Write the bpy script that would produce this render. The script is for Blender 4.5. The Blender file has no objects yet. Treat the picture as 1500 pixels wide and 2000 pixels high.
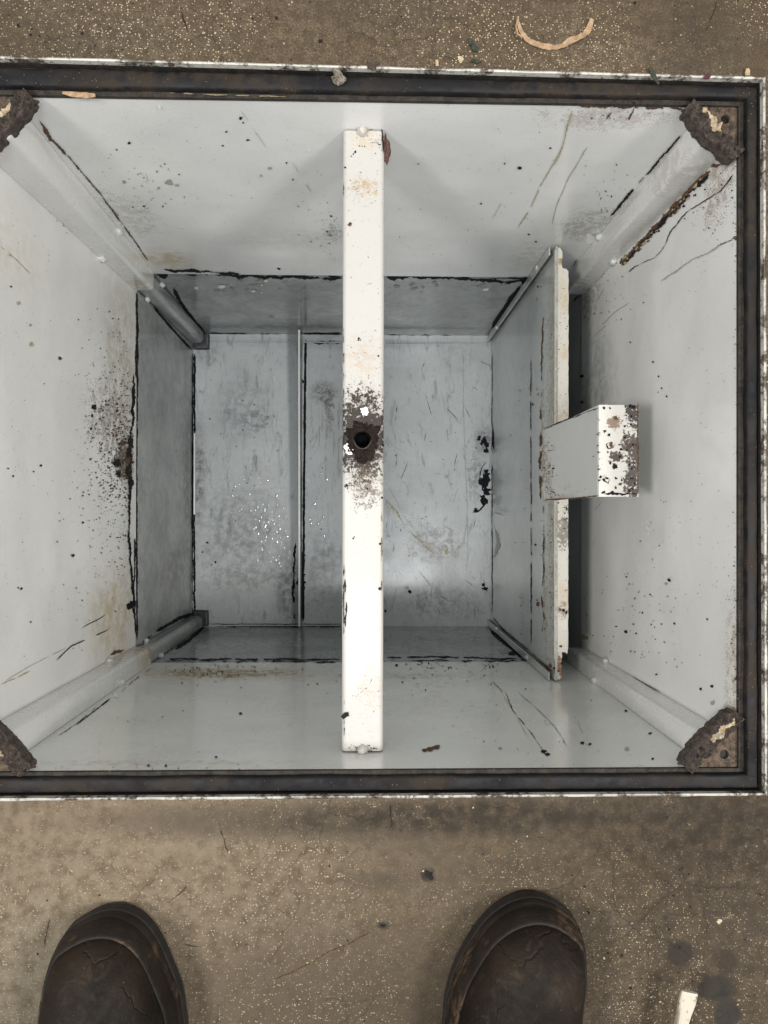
import bpy, bmesh, math, random
from mathutils import Vector, Matrix, Euler, noise as mn
random.seed(7)
S = bpy.context.scene
COL = S.collection

# ------------------------------------------------------------------ camera
F = 1500.0; H = 0.62
EUL = Euler((0.004, -0.0243, 0.002), 'XYZ')
cam = bpy.data.cameras.new('camera'); camo = bpy.data.objects.new('camera', cam); COL.objects.link(camo)
cam.sensor_fit = 'VERTICAL'; cam.sensor_height = 32; cam.lens = 24; cam.clip_start = .01; cam.clip_end = 60
camo.location = (0, 0, H); camo.rotation_euler = EUL; S.camera = camo
RM = EUL.to_matrix()
def pix(px, py, ax, val):
    """measured point: where the sight line through a photo pixel meets the real plane ax=val"""
    d = RM @ Vector(((px-750)/F, (1000-py)/F, -1)); i = 'xyz'.index(ax)
    t = (val - (H if i == 2 else 0)) / d[i]
    return Vector((0, 0, H)) + d*t

# ------------------------------------------------------------------ node helper
class NB:
    def __init__(s, name):
        s.m = bpy.data.materials.new(name); s.m.use_nodes = True
        s.t = s.m.node_tree; s.t.nodes.clear()
        s.out = s.t.nodes.new('ShaderNodeOutputMaterial')
        s.b = s.t.nodes.new('ShaderNodeBsdfPrincipled'); s.t.links.new(s.b.outputs[0], s.out.inputs[0])
        tc = s.t.nodes.new('ShaderNodeTexCoord'); s.P = tc.outputs['Object']
    def set(s, sock, v):
        if v is None: return
        if isinstance(v, bpy.types.NodeSocket): s.t.links.new(v, sock)
        else:
            if sock.type == 'RGBA' and len(v) == 3: v = (*v, 1)
            sock.default_value = v
    def math(s, op, a, b=None, clamp=False):
        n = s.t.nodes.new('ShaderNodeMath'); n.operation = op; n.use_clamp = clamp
        s.set(n.inputs[0], a); s.set(n.inputs[1], b); return n.outputs[0]
    def vmath(s, op, a, b=None):
        n = s.t.nodes.new('ShaderNodeVectorMath'); n.operation = op
        s.set(n.inputs[0], a); s.set(n.inputs[1], b)
        return n.outputs['Value'] if op == 'LENGTH' else n.outputs[0]
    def rng(s, v, a, b, c=0., d=1., smooth=True):
        n = s.t.nodes.new('ShaderNodeMapRange'); n.interpolation_type = 'SMOOTHSTEP' if smooth else 'LINEAR'
        s.set(n.inputs[0], v)
        for i, x in enumerate((a, b, c, d)): n.inputs[i+1].default_value = x
        return n.outputs[0]
    def noise(s, scale, detail=4, rough=.55, stretch=None, dist=0, vec=None, off=(0, 0, 0)):
        v = vec or s.P
        if stretch or any(off):
            m = s.t.nodes.new('ShaderNodeMapping'); s.set(m.inputs[0], v)
            m.inputs['Scale'].default_value = stretch or (1, 1, 1); m.inputs['Location'].default_value = off; v = m.outputs[0]
        n = s.t.nodes.new('ShaderNodeTexNoise'); s.set(n.inputs['Vector'], v)
        n.inputs['Scale'].default_value = scale; n.inputs['Detail'].default_value = detail
        n.inputs['Roughness'].default_value = rough; n.inputs['Distortion'].default_value = dist
        return n.outputs['Fac'], n.outputs['Color']
    def voro(s, scale, feature='F1', vec=None, rnd=1.):
        n = s.t.nodes.new('ShaderNodeTexVoronoi'); n.feature = feature; s.set(n.inputs['Vector'], vec or s.P)
        n.inputs['Scale'].default_value = scale; n.inputs['Randomness'].default_value = rnd
        return n
    def mix(s, f, a, b, mode='MIX'):
        n = s.t.nodes.new('ShaderNodeMix'); n.data_type = 'RGBA'; n.blend_type = mode
        s.set(n.inputs[0], f); s.set(n.inputs[6], a); s.set(n.inputs[7], b); return n.outputs[2]
    def fmix(s, f, a, b):
        n = s.t.nodes.new('ShaderNodeMix'); s.set(n.inputs[0], f); s.set(n.inputs[2], a); s.set(n.inputs[3], b); return n.outputs[0]
    def stain(s, c, r, mode='soft', scale=60, amp=.35):
        v = s.vmath('DIVIDE', s.vmath('SUBTRACT', s.P, tuple(c)), tuple(r))
        L = s.vmath('LENGTH', v)
        L = s.math('ADD', L, s.math('MULTIPLY', s.math('SUBTRACT', s.noise(scale, 5, .6, off=(c[0]*7, 3, 1))[0], .5), amp*2))
        base = s.rng(L, 1.15, .15)
        if mode == 'solid': return s.rng(L, 1.05, .6)
        mid = s.rng(s.noise(scale*1.6, 5, .65, off=(9, 2, 5))[0], .33, .67)
        if mode == 'soft': return s.math('MULTIPLY', base, s.math('ADD', s.math('MULTIPLY', mid, .75), .25))
        fine = s.rng(s.noise(620 if mode == 'dis' else 300, 4, .7)[0], .30, .70, smooth=False)
        lvl = s.math('MULTIPLY', base, s.math('ADD', s.math('MULTIPLY', mid, .75), .2 if mode == 'dis' else .55))
        return s.rng(s.math('SUBTRACT', lvl, fine), -.12, .10)
    def bump(s, h, strength, dist):
        n = s.t.nodes.new('ShaderNodeBump'); s.set(n.inputs['Height'], h)
        n.inputs['Strength'].default_value = strength; n.inputs['Distance'].default_value = dist
        s.t.links.new(n.outputs[0], s.b.inputs['Normal'])
    def fin(s, color, rough, metal=0., coat=0., spec=.5):
        s.set(s.b.inputs['Base Color'], color); s.set(s.b.inputs['Roughness'], rough); s.set(s.b.inputs['Metallic'], metal)
        s.b.inputs['Coat Weight'].default_value = coat; s.b.inputs['Coat Roughness'].default_value = .12
        s.b.inputs['Specular IOR Level'].default_value = spec
        return s.m

BROWN = (.045, .027, .015); BLACK = (.008, .009, .012); BEIGE = (.36, .31, .22); YEL = (.42, .31, .14); GREY = (.13, .15, .16)

def paint(name, col, stains=(), film=None, rough=.3, coat=.45, speck=.25, smear=0., cdark=.9, bk=.5):
    b = NB(name)
    lo = b.noise(5, 5, .55)[0]; mi = b.noise(38, 5, .6)[0]; fi = b.noise(900, 2, .5)[0]
    c = b.mix(b.rng(lo, .3, .7), tuple(x*cdark for x in col), col)
    c = b.mix(b.math('MULTIPLY', b.rng(mi, .5, .8), .12), c, (.42, .41, .36))
    # tiny dirt specks
    v = b.voro(210); d = b.rng(v.outputs['Distance'], .17, .1)
    sel = b.rng(b.noise(23, 3, .6, off=(4, 4, 4))[0], .56, .68)
    k = b.math('MULTIPLY', b.math('MULTIPLY', d, sel), b.rng(fi, .4, .6))
    c = b.mix(b.math('MULTIPLY', k, speck*2, True), c, (.09, .07, .055))
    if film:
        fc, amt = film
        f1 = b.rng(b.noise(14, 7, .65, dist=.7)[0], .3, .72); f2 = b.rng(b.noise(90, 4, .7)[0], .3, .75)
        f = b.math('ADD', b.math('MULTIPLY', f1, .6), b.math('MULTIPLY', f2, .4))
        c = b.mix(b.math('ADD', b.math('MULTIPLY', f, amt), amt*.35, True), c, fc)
    if smear:
        w = b.noise(20, 6, .72, stretch=(3.2, .9, 1), dist=1.2)[0]
        c = b.mix(b.math('MULTIPLY', b.rng(w, .52, .72), smear, True), c, (.16, .18, .19))
        w2 = b.noise(75, 5, .75, dist=2.2, off=(2, 8, 0))[0]
        c = b.mix(b.math('MULTIPLY', b.rng(w2, .6, .75), smear*.8, True), c, (.10, .11, .12))
    rg = rough
    rg = b.math('ADD', b.math('MULTIPLY', mi, .25), rough-.1)
    for (ctr, rad, sc, st, mode, ns) in stains:
        m = b.math('MULTIPLY', b.stain(ctr, rad, mode, ns), st, True)
        c = b.mix(m, c, sc); rg = b.fmix(m, rg, .65)
    b.bump(b.math('ADD', b.math('MULTIPLY', b.noise(9, 2, .4)[0], 1.), b.math('MULTIPLY', b.noise(330, 3, .6)[0], .045)), bk, .007)
    return b.fin(c, rg, coat=coat)

def simple(name, col, rough=.7, var=.5, scale=120, bump=.4, metal=0., coat=0., col2=None, bd=.001, spec=.5):
    b = NB(name)
    n1 = b.noise(scale, 6, .65)[0]; n2 = b.noise(scale*5, 4, .7)[0]
    f = b.math('ADD', b.math('MULTIPLY', n1, .6), b.math('MULTIPLY', n2, .4))
    c = b.mix(b.rng(f, .38, .62), tuple(x*(1-var) for x in col), col2 or tuple(min(1, x*(1+var)) for x in col))
    b.bump(f, bump, bd)
    return b.fin(c, rough, metal=metal, coat=coat, spec=spec)

# ------------------------------------------------------------------ mesh helper
def link(name, bm, mats, parent=None, smooth=False, bevel=0, seg=2):
    bmesh.ops.recalc_face_normals(bm, faces=bm.faces) if bevel else None
    me = bpy.data.meshes.new(name); bm.to_mesh(me); bm.free()
    o = bpy.data.objects.new(name, me); COL.objects.link(o)
    for m in (mats if isinstance(mats, (list, tuple)) else [mats]): me.materials.append(m)
    if parent: o.parent = parent
    if smooth:
        for p in me.polygons: p.use_smooth = True
    if bevel:
        md = o.modifiers.new('b', 'BEVEL'); md.width = bevel; md.segments = seg; md.limit_method = 'ANGLE'
    return o
def tag(o, label, cat, group=None, kind=None):
    if label: o['label'] = label
    if cat: o['category'] = cat
    if group: o['group'] = group
    if kind: o['kind'] = kind
    return o
def prism(bm, a, b, mi=0, caps=True):
    """solid between two loops of equal length"""
    va = [bm.verts.new(p) for p in a]; vb = [bm.verts.new(p) for p in b]; n = len(a); fs = []
    for i in range(n): fs.append(bm.faces.new((va[i], va[(i+1) % n], vb[(i+1) % n], vb[i])))
    if caps: fs.append(bm.faces.new(va[::-1])); fs.append(bm.faces.new(vb))
    for f in fs: f.material_index = mi
    return va, vb
def box(bm, x0, x1, y0, y1, z0, z1, mi=0):
    prism(bm, [(x0, y0, z0), (x1, y0, z0), (x1, y1, z0), (x0, y1, z0)], [(x0, y0, z1), (x1, y0, z1), (x1, y1, z1), (x0, y1, z1)], mi)

class Marks:
    """dirt, chips and cracks: paper thin flakes of film lying on one real plane"""
    def __init__(s, bm, ax, val, nsign):
        s.bm, s.ax, s.val, s.n = bm, ax, val, nsign; s.e = .0004
    def P(s, px, py):
        s_ = pix(px, py, s.ax, s.val + s.n*s.e); return s_
    def poly(s, pts, mi):
        s.e = .0003 + random.random()*.0006
        vs = [s.bm.verts.new(s.P(*p)) for p in pts]
        f = s.bm.faces.new(vs); f.material_index = mi
        i = 'xyz'.index(s.ax); f.normal_update()
        if f.normal[i]*s.n < 0: f.normal_flip()
    def spot(s, x, y, r, mi, asp=1., ang=0., jag=.35):
        r *= .72 if r > 2 and mi in (1, 3) else .9
        n = 7 if r < 4 else 15; ca, sa = math.cos(ang), math.sin(ang); pts = []
        for i in range(n):
            t = 2*math.pi*i/n; rr = r*(1+random.uniform(-jag, jag))
            u, v = rr*math.cos(t)*asp, rr*math.sin(t)
            pts.append((x+u*ca-v*sa, y+u*sa+v*ca))
        s.poly(pts, mi)
    def line(s, pts, w, mi, jag=.5, wob=.6, gap=0.):
        P = []; sd = random.random()*900
        if mi == 5: w *= .78; jag *= .75; wob *= .8
        for (x0, y0), (x1, y1) in zip(pts, pts[1:]):
            L = math.hypot(x1-x0, y1-y0); k = max(2, int(L/2.2))
            for i in range(k): P.append((x0+(x1-x0)*i/k, y0+(y1-y0)*i/k))
        P.append(pts[-1]); n = len(P); Lf, Rt = [], []
        for i in range(n):
            a, b_ = P[max(0, i-2)], P[min(n-1, i+2)]; L = math.hypot(b_[0]-a[0], b_[1]-a[1]) or 1
            nx, ny = -(b_[1]-a[1])/L, (b_[0]-a[0])/L; t = i*2.2
            sh = wob*(1.6*mn.noise(Vector((t*.035, sd, 1)))+.7*mn.noise(Vector((t*.16, sd, 2))))
            end = min(1, i/4, (n-1-i)/4)+.02
            ww = []
            for q in (3, 7):
                f = 1+jag*(1.5*mn.noise(Vector((t*.05, sd, q)))+1.1*mn.noise(Vector((t*.22, sd, q)))+.5*mn.noise(Vector((t*.7, sd, q))))
                ww.append(max(0., w*.5*f*end))
            g = 1 if gap <= 0 else min(1, max(0, (mn.noise(Vector((t*.045, sd, 20)))+.5-gap*.9)*6))
            x, y = P[i][0]+nx*sh, P[i][1]+ny*sh
            Lf.append((x+nx*ww[0]*g, y+ny*ww[0]*g, g)); Rt.append((x-nx*ww[1]*g, y-ny*ww[1]*g))
        s.e = .0003+random.random()*.0006; ii = 'xyz'.index(s.ax)
        vl = [s.bm.verts.new(s.P(p[0], p[1])) for p in Lf]; vr = [s.bm.verts.new(s.P(*p)) for p in Rt]
        for i in range(n-1):
            if Lf[i][2] < .05 and Lf[i+1][2] < .05: continue
            f = s.bm.faces.new((vl[i], vl[i+1], vr[i+1], vr[i])); f.material_index = mi; f.normal_update()
            if f.normal[ii]*s.n < 0: f.normal_flip()
    def splat(s, cx, cy, sx, sy, n, mi, r0=.8, r1=2.4, clip=None, pw=2):
        k = 0
        while k < n:
            x, y = random.gauss(cx, sx), random.gauss(cy, sy); k += 1
            if clip and not (clip[0] < x < clip[2] and clip[1] < y < clip[3]): continue
            ms = mi if isinstance(mi, int) else random.choice(mi)
            s.spot(x, y, (r0+(r1-r0)*random.random()**pw)*.8, ms, random.uniform(.8, 1.7), random.uniform(0, 3))

# mark materials (slots 1..5 on every painted sheet)
M_dark = simple('dark_grime', (.014, .012, .012), .7, .5, 400, .5, spec=.15)
M_rust = simple('rust_flakes', (.075, .035, .018), .8, .6, 500, .8, col2=(.16, .085, .04))
M_grey = simple('grey_scuff', (.33, .33, .31), .6, .3, 300, .2)
M_white = simple('white_chip', (.82, .81, .78), .35, .06, 200, .1)
M_oil = simple('black_oily_residue', (.005, .006, .010), .7, .4, 300, .5, spec=.15)
M_tan = simple('yellow_brown_residue', (.40, .34, .22), .7, .3, 300, .3)
SL = [M_dark, M_rust, M_grey, M_white, M_oil, M_tan]
D_, R_, G_, W_, O_, T_ = 1, 2, 3, 4, 5, 6

# ------------------------------------------------------------------ dimensions
XL, XR, YB, YF = -.326, .3115, .343, -.2105
ZR, ZM, ZF = -.0128, -.48, -.85
PW = (.775, .785, .785)
px_ = lambda x, y, ax, v: tuple(pix(x, y, ax, v))

tank = bpy.data.objects.new('sump_tank', None); COL.objects.link(tank); tank.location = (0, 0, 0)
tag(tank, 'open rectangular steel tank painted pale grey, sunk in concrete under a black rubber-lined frame', 'sump tank')

# ---- materials for the sheets
m_back = paint('paint_far_wall', PW, [
    (px_(325, 505, 'y', YB), (.05, .05, .05), YEL, .8, 'soft', 50),
    (px_(560, 470, 'y', YB), (.11, .05, .05), (.45, .46, .46), .5, 'soft', 40),
    (px_(650, 455, 'y', YB), (.018, .05, .045), GREY, .55, 'dis', 90),
    (px_(1040, 500, 'y', YB), (.04, .05, .08), (.28, .26, .22), .5, 'soft', 60),
    (px_(250, 420, 'y', YB), (.05, .05, .10), (.3, .29, .26), .4, 'dis', 60),
    (px_(1180, 230, 'y', YB), (.09, .05, .035), (.30, .2, .14), .4, 'dis', 50),
    (px_(1150, 440, 'y', YB), (.05, .05, .08), (.2, .19, .17), .5, 'dis', 60)])
m_left = paint('paint_left_wall', (.80, .80, .78), [
    (px_(240, 900, 'x', XL), (.05, .034, .06), BROWN, .95, 'dis2', 70),
    (px_(215, 820, 'x', XL), (.05, .07, .13), (.16, .11, .07), .7, 'dis', 60),
    (px_(250, 900, 'x', XL), (.05, .05, .05), (.10, .045, .02), .8, 'soft', 90),
    (px_(240, 700, 'x', XL), (.05, .14, .10), BEIGE, .75, 'soft', 45),
    (px_(225, 1200, 'x', XL), (.05, .08, .12), YEL, .75, 'soft', 45),
    (px_(250, 1080, 'x', XL), (.05, .15, .04), (.35, .35, .3), .5, 'soft', 45),
    (px_(20, 480, 'x', XL), (.05, .05, .10), YEL, .25, 'soft', 60)], speck=.35)
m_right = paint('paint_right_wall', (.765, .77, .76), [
    (px_(1400, 360, 'x', XR), (.05, .06, .05), (.25, .16, .10), .6, 'dis', 60),
    (px_(1435, 1330, 'x', XR), (.05, .12, .03), (.35, .24, .15), .5, 'dis', 60),
    (px_(1150, 560, 'x', XR), (.05, .07, .10), (.2, .18, .15), .6, 'dis', 60),
    (px_(1160, 800, 'x', XR), (.05, .14, .12), (.16, .17, .17), .6, 'soft', 40)], speck=.4)  # last entry, broad soft grey: shade behind the baffle painted into the wall
m_front = paint('paint_near_wall', (.735, .75, .72), [
    (px_(430, 1315, 'y', YF), (.15, .05, .055), YEL, .9, 'soft', 60),
    (px_(450, 1315, 'y', YF), (.14, .05, .04), (.26, .18, .08), .8, 'dis', 60),
    (px_(800, 1320, 'y', YF), (.22, .05, .035), (.3, .27, .2), .4, 'dis', 60),
    (px_(300, 1490, 'y', YF), (.2, .05, .012), (.4, .3, .2), .4, 'dis', 60)], rough=.22, coat=.5)
FILM = (.11, .122, .125)
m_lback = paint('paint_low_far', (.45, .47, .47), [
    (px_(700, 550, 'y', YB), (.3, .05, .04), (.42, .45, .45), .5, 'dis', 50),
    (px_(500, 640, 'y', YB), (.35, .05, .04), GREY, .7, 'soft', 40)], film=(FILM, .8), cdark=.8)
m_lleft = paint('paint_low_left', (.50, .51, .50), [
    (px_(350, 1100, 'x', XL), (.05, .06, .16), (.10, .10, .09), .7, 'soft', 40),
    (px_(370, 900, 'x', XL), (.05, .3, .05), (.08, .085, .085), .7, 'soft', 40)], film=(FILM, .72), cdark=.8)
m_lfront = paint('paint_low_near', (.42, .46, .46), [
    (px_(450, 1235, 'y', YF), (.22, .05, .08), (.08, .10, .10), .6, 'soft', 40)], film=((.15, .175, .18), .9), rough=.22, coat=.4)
m_lright = paint('paint_low_right', (.45, .48, .48), [], film=None)
fz = lambda x, y: px_(x, y, 'z', ZF)
m_floor = paint('paint_tank_bottom', (.47, .50, .515), [
    (fz(385, 930), (.022, .13, .05), (.03, .034, .036), .9, 'soft', 60),
    (fz(632, 765), (.035, .030, .05), (.06, .065, .07), .95, 'soft', 70),
    (fz(642, 800), (.018, .06, .05), (.07, .075, .08), .7, 'dis', 70),
    (fz(500, 820), (.045, .035, .05), (.16, .18, .19), .8, 'dis', 60),
    (fz(478, 800), (.075, .09, .05), (.16, .18, .19), .7, 'soft', 60),
    (fz(560, 1140), (.03, .10, .05), (.045, .05, .052), .8, 'soft', 60),
    (fz(470, 1040), (.12, .14, .05), (.17, .18, .18), .8, 'soft', 50),
    (fz(470, 1130), (.12, .035, .05), (.2, .21, .2), .6, 'dis', 60),
    (fz(400, 680), (.04, .04, .05), (.14, .15, .16), .6, 'soft', 60),
    (fz(650, 670), (.30, .016, .05), (.2, .21, .22), .5, 'soft', 60),
    (fz(945, 860), (.025, .035, .05), (.05, .055, .06), .8, 'soft', 80),
    (fz(930, 930), (.03, .07, .05), (.10, .11, .12), .6, 'dis', 80),
    (fz(850, 1060), (.09, .06, .05), (.15, .14, .12), .45, 'dis', 60),
    (fz(900, 700), (.06, .04, .05), (.25, .26, .27), .5, 'soft', 60),
    (fz(630, 1120), (.06, .12, .05), (.18, .20, .21), .7, 'soft', 60),
    (fz(860, 1180), (.13, .05, .05), (.17, .18, .18), .7, 'soft', 60)],
    rough=.24, coat=.3, smear=.85, cdark=.82)

# ---- wall sheets
T = .004
def sheet(name, pts, nrm, mat, marks=None, ax=None, val=None, sgn=1, T=T):
    bm = bmesh.new(); n = Vector(nrm)
    prism(bm, pts, [tuple(Vector(p)-n*T) for p in pts])
    bmesh.ops.recalc_face_normals(bm, faces=bm.faces)
    if marks: marks(Marks(bm, ax, val, sgn))
    return link(name, bm, [mat]+SL, tank)

def mk_back(k):
    for a in ((470, 231, 5, D_), (475, 240, 2.5, D_), (442, 258, 2.6, D_), (484, 274, 3.4, D_), (435, 285, 2.2, D_), (252, 280, 3.4, D_), (527, 329, 3.6, G_), (510, 343, 3, G_),
              (243, 356, 5, G_), (330, 356, 8, G_), (345, 362, 4, G_), (281, 403, 3, D_), (310, 368, 4, G_), (560, 318, 2, D_), (572, 351, 1.8, D_), (582, 403, 2, T_),
              (1015, 328, 4.2, D_), (986, 320, 1.8, D_), (1075, 290, 2, D_), (940, 398, 2.2, D_), (1033, 458, 2.6, D_), (1047, 472, 2.2, D_), (545, 525, 3, D_),
              (1183, 374, 2.2, D_), (311, 209, 4, W_), (604, 295, 2.4, W_), (452, 418, 2, W_), (1155, 466, 9, W_), (1150, 474, 4, W_), (817, 320, 1.5, D_)):
        k.spot(*a, asp=random.uniform(1, 1.5), ang=random.uniform(-.6, .6))
    k.splat(260, 370, 60, 50, 90, (D_, G_, D_), .6, 2.2, (110, 200, 640, 520)); k.splat(640, 450, 14, 35, 50, (D_, G_), .6, 2, (600, 350, 667, 530))
    k.splat(420, 330, 130, 80, 90, (G_, G_, D_), .5, 1.3, (180, 200, 660, 520)); k.splat(950, 350, 120, 100, 110, (G_, D_, G_), .5, 1.4, (760, 200, 1250, 520))
    k.splat(1190, 390, 30, 40, 50, (D_, G_), .6, 1.9); k.splat(830, 490, 30, 25, 30, G_, .6, 1.6)
    k.line([(1118, 215), (1098, 290), (1055, 365), (1035, 410), (1010, 446)], 1.8, T_, gap=.1)
    k.line([(1148, 287), (1110, 350), (1088, 400), (1072, 460)], 1.5, G_, gap=.12)
    k.line([(1110, 235), (1095, 300), (1070, 350)], 1.2, T_, gap=.3)
    k.line([(980, 395), (960, 430)], 1, G_, gap=.2); k.line([(470, 215), (520, 290)], .9, G_, gap=.4); k.line([(560, 300), (610, 380)], .9, G_, gap=.5)
    k.line([(280, 330), (330, 460)], .9, G_, gap=.5); k.line([(300, 380), (322, 440)], .9, D_, gap=.5)
    k.splat(1200, 218, 60, 12, 60, (R_, D_), .6, 2.2); k.line([(1195, 218), (1183, 236)], 3, R_); k.line([(1240, 210), (1225, 240), (1215, 248)], 2.5, R_, gap=.15)
    k.line([(1130, 207), (1240, 209), (1335, 213)], 4, R_, 1.2, 1.5, .15); k.line([(330, 181), (420, 185), (560, 189)], 2, T_, gap=.35)
    k.line([(75, 236), (100, 272), (132, 305)], 4.5, R_, 1, 1.2); k.line([(130, 302), (190, 372), (235, 432), (290, 510)], 2.2, R_, 1, .8, .12)
    k.line([(1333, 260), (1310, 287), (1290, 310), (1255, 350), (1222, 388), (1190, 425)], 3, D_, 1, .8, .06); k.line([(1118, 520), (1128, 505)], 2, D_)
    k.line([(470, 535), (320, 527)], 4, D_, 1, 1); k.line([(1035, 543), (930, 545)], 2, D_, 1, 1)
def mk_left(k):
    for i in range(1700):
        y = random.gauss(880, 150); x = 262-abs(random.gauss(0, 52))-abs(y-880)*.06
        if x < 60 or x > 262 or y < 600 or y > 1200: continue
        d = math.hypot((x-235)/60, (y-880)/110)
        if random.random() > 1.15-d*.33: continue
        k.spot(x, y, 1.1*random.choice((.5, .6, .7, .9, 1.1, 1.5))*(1.25 if d < 1 else .9), random.choice((D_, R_, R_, D_, G_)), random.uniform(.8, 1.4), random.random()*3)
    for a in ((230, 905, 11, D_), (222, 885, 5, W_), (184, 795, 7, D_), (180, 812, 4, D_), (178, 837, 4, D_), (232, 925, 8, D_), (240, 865, 6, R_), (250, 900, 7, R_), (248, 930, 6, R_),
              (80, 909, 4, D_), (66, 921, 2.4, D_), (16, 915, 3, D_), (26, 930, 2.5, D_), (42, 1150, 3.5, D_), (60, 1215, 2.6, D_), (118, 700, 4, R_), (142, 1085, 3.6, R_), (162, 1020, 3, R_),
              (162, 968, 3, D_), (144, 1085, 3.5, D_), (60, 635, 3.6, T_), (36, 592, 4, T_), (62, 673, 4.5, T_), (22, 560, 2.5, D_), (20, 498, 3, T_), (256, 1183, 8, O_), (262, 1178, 5, O_), (36, 1148, 2, D_)):
        k.spot(*a)
    k.splat(130, 400, 70, 60, 40, (G_, D_), .6, 1.5, (10, 330, 200, 520)); k.splat(60, 900, 50, 250, 120, (G_, D_, T_), .5, 1.5, (0, 400, 180, 1380)); k.splat(190, 1180, 40, 40, 70, (G_, D_), .5, 1.6, (60, 1080, 262, 1280))
    k.line([(0, 480), (30, 505), (60, 535)], 1.4, T_, gap=.35)
    k.line([(262, 730), (260, 800), (256, 870), (254, 960), (251, 1040), (257, 1120), (262, 1200)], 5.5, O_, 1.2, 1.6)
    k.line([(257, 850), (252, 900), (256, 960)], 8, D_, 1.1, 2); k.line([(266, 1240), (262, 1160), (264, 1050)], 3, O_, 1, 1)
    k.line([(266, 570), (267, 640), (266, 740)], 2.6, D_, 1, .8)
    k.line([(160, 1226), (195, 1208), (208, 1200)], 1.6, D_, gap=.05); k.line([(110, 1290), (140, 1262), (215, 1228)], 1.6, D_, gap=.1); k.line([(10, 1330), (60, 1300), (130, 1265)], 1.2, G_, gap=.2)
    k.line([(0, 1338), (30, 1325), (60, 1310)], 2, T_, gap=.2); k.line([(2, 292), (70, 352), (110, 396)], 1.8, G_, gap=.15); k.line([(108, 392), (165, 452)], 3, D_, 1, .8, .04); k.line([(190, 478), (258, 553)], 3, D_, 1, .8)
    k.spot(178, 466, 8, W_); k.spot(128, 382, 5, D_); k.line([(215, 1280), (245, 1268)], 4, R_, 1, 1)
def mk_right(k):
    # crusty rust line beside the far post
    for i in range(210):
        t = random.random(); x = 1378-t*165; y = 342+t*172+random.gauss(0, 1)*1
        off = abs(random.gauss(0, 4))*(1 if random.random() < .62 else -.5)
        k.spot(x+off*.7, y+off*.7, random.uniform(1.2, 3.6), random.choice((R_, R_, D_, D_, T_)), random.uniform(1, 1.9), -.8)
    k.line([(1388, 334), (1370, 346), (1346, 368), (1306, 414), (1268, 456), (1241, 486), (1211, 518)], 5.5, R_, 1, 2)
    k.line([(1384, 340), (1338, 388), (1288, 442), (1221, 513)], 4.5, D_, 1, 3)
    k.line([(1188, 520), (1160, 548), (1118, 590)], 2.6, D_, 1, .6); k.spot(1196, 512, 8, T_); k.spot(1201, 510, 5, W_)
    k.line([(1410, 318), (1398, 325), (1390, 322), (1378, 330)], 4, R_, 1, 2); k.spot(1376, 316, 4, R_); k.spot(1382, 314, 3, D_)
    k.line([(1432, 340), (1420, 355), (1408, 372), (1385, 388), (1345, 410), (1330, 425), (1308, 455), (1295, 485), (1275, 505), (1240, 520), (1215, 542)], 1.5, D_, 1, 1.8, .06)
    k.line([(1432, 468), (1408, 478), (1380, 495), (1350, 508), (1322, 528), (1290, 550)], 2, G_, 1, 1.2, .05); k.line([(1432, 468), (1400, 480)], 2.4, D_, 1, 1)
    k.line([(1230, 590), (1200, 610), (1170, 640)], 1.4, G_, gap=.2); k.line([(1190, 545), (1160, 600), (1135, 650)], 1.2, T_, gap=.4)
    k.splat(1400, 400, 30, 40, 120, (R_, T_, D_), .6, 2.2, (1300, 320, 1440, 520)); k.splat(1180, 560, 30, 40, 90, (D_, T_, G_), .6, 2, (1120, 470, 1300, 700))
    k.splat(1380, 700, 60, 200, 70, (G_, D_), .6, 1.6, (1260, 500, 1438, 1300)); k.splat(1240, 1220, 60, 70, 110, (G_, D_, D_), .6, 2.4, (1130, 1050, 1430, 1330)); k.splat(1330, 1080, 70, 80, 70, (G_, D_), .6, 1.8, (1130, 900, 1430, 1330))
    k.splat(1434, 1250, 4, 130, 70, (R_, T_), .8, 2.2, (1418, 800, 1442, 1480)); k.splat(1436, 700, 3, 200, 60, (T_, R_), .7, 1.8, (1425, 300, 1442, 1480))
    for a in ((1275, 707, 3, D_), (1286, 735, 2, D_), (1302, 774, 2, D_), (1292, 758, 2.4, D_), (1317, 1218, 3, D_), (1306, 1133, 5, D_), (1368, 1346, 3.6, D_), (1390, 1340, 4, D_), (1392, 1372, 6, G_), (1222, 1234, 4, D_),
              (1136, 735, 5, D_), (1137, 786, 4, R_), (1142, 620, 3, G_), (1310, 1195, 3, G_), (1300, 1140, 4, G_), (1438, 465, 6, R_), (1440, 1325, 6, R_)):
        k.spot(*a)
    for i in range(26): k.spot(1264+random.gauss(0, 4), random.uniform(1010, 1045), random.uniform(.8, 2.3), W_)
    k.line([(1128, 1262), (1160, 1285), (1205, 1308)], 2, R_, 1, .6); k.line([(1230, 1320), (1290, 1352)], 1.4, D_, gap=.15); k.line([(1130, 1240), (1150, 1250)], 6, T_, 1, 2)
    for i in range(18):
        y = random.uniform(640, 1180); k.line([(1135+random.random()*30, y), (1150+random.random()*40, y-22)], .9, G_, gap=.3)
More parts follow.
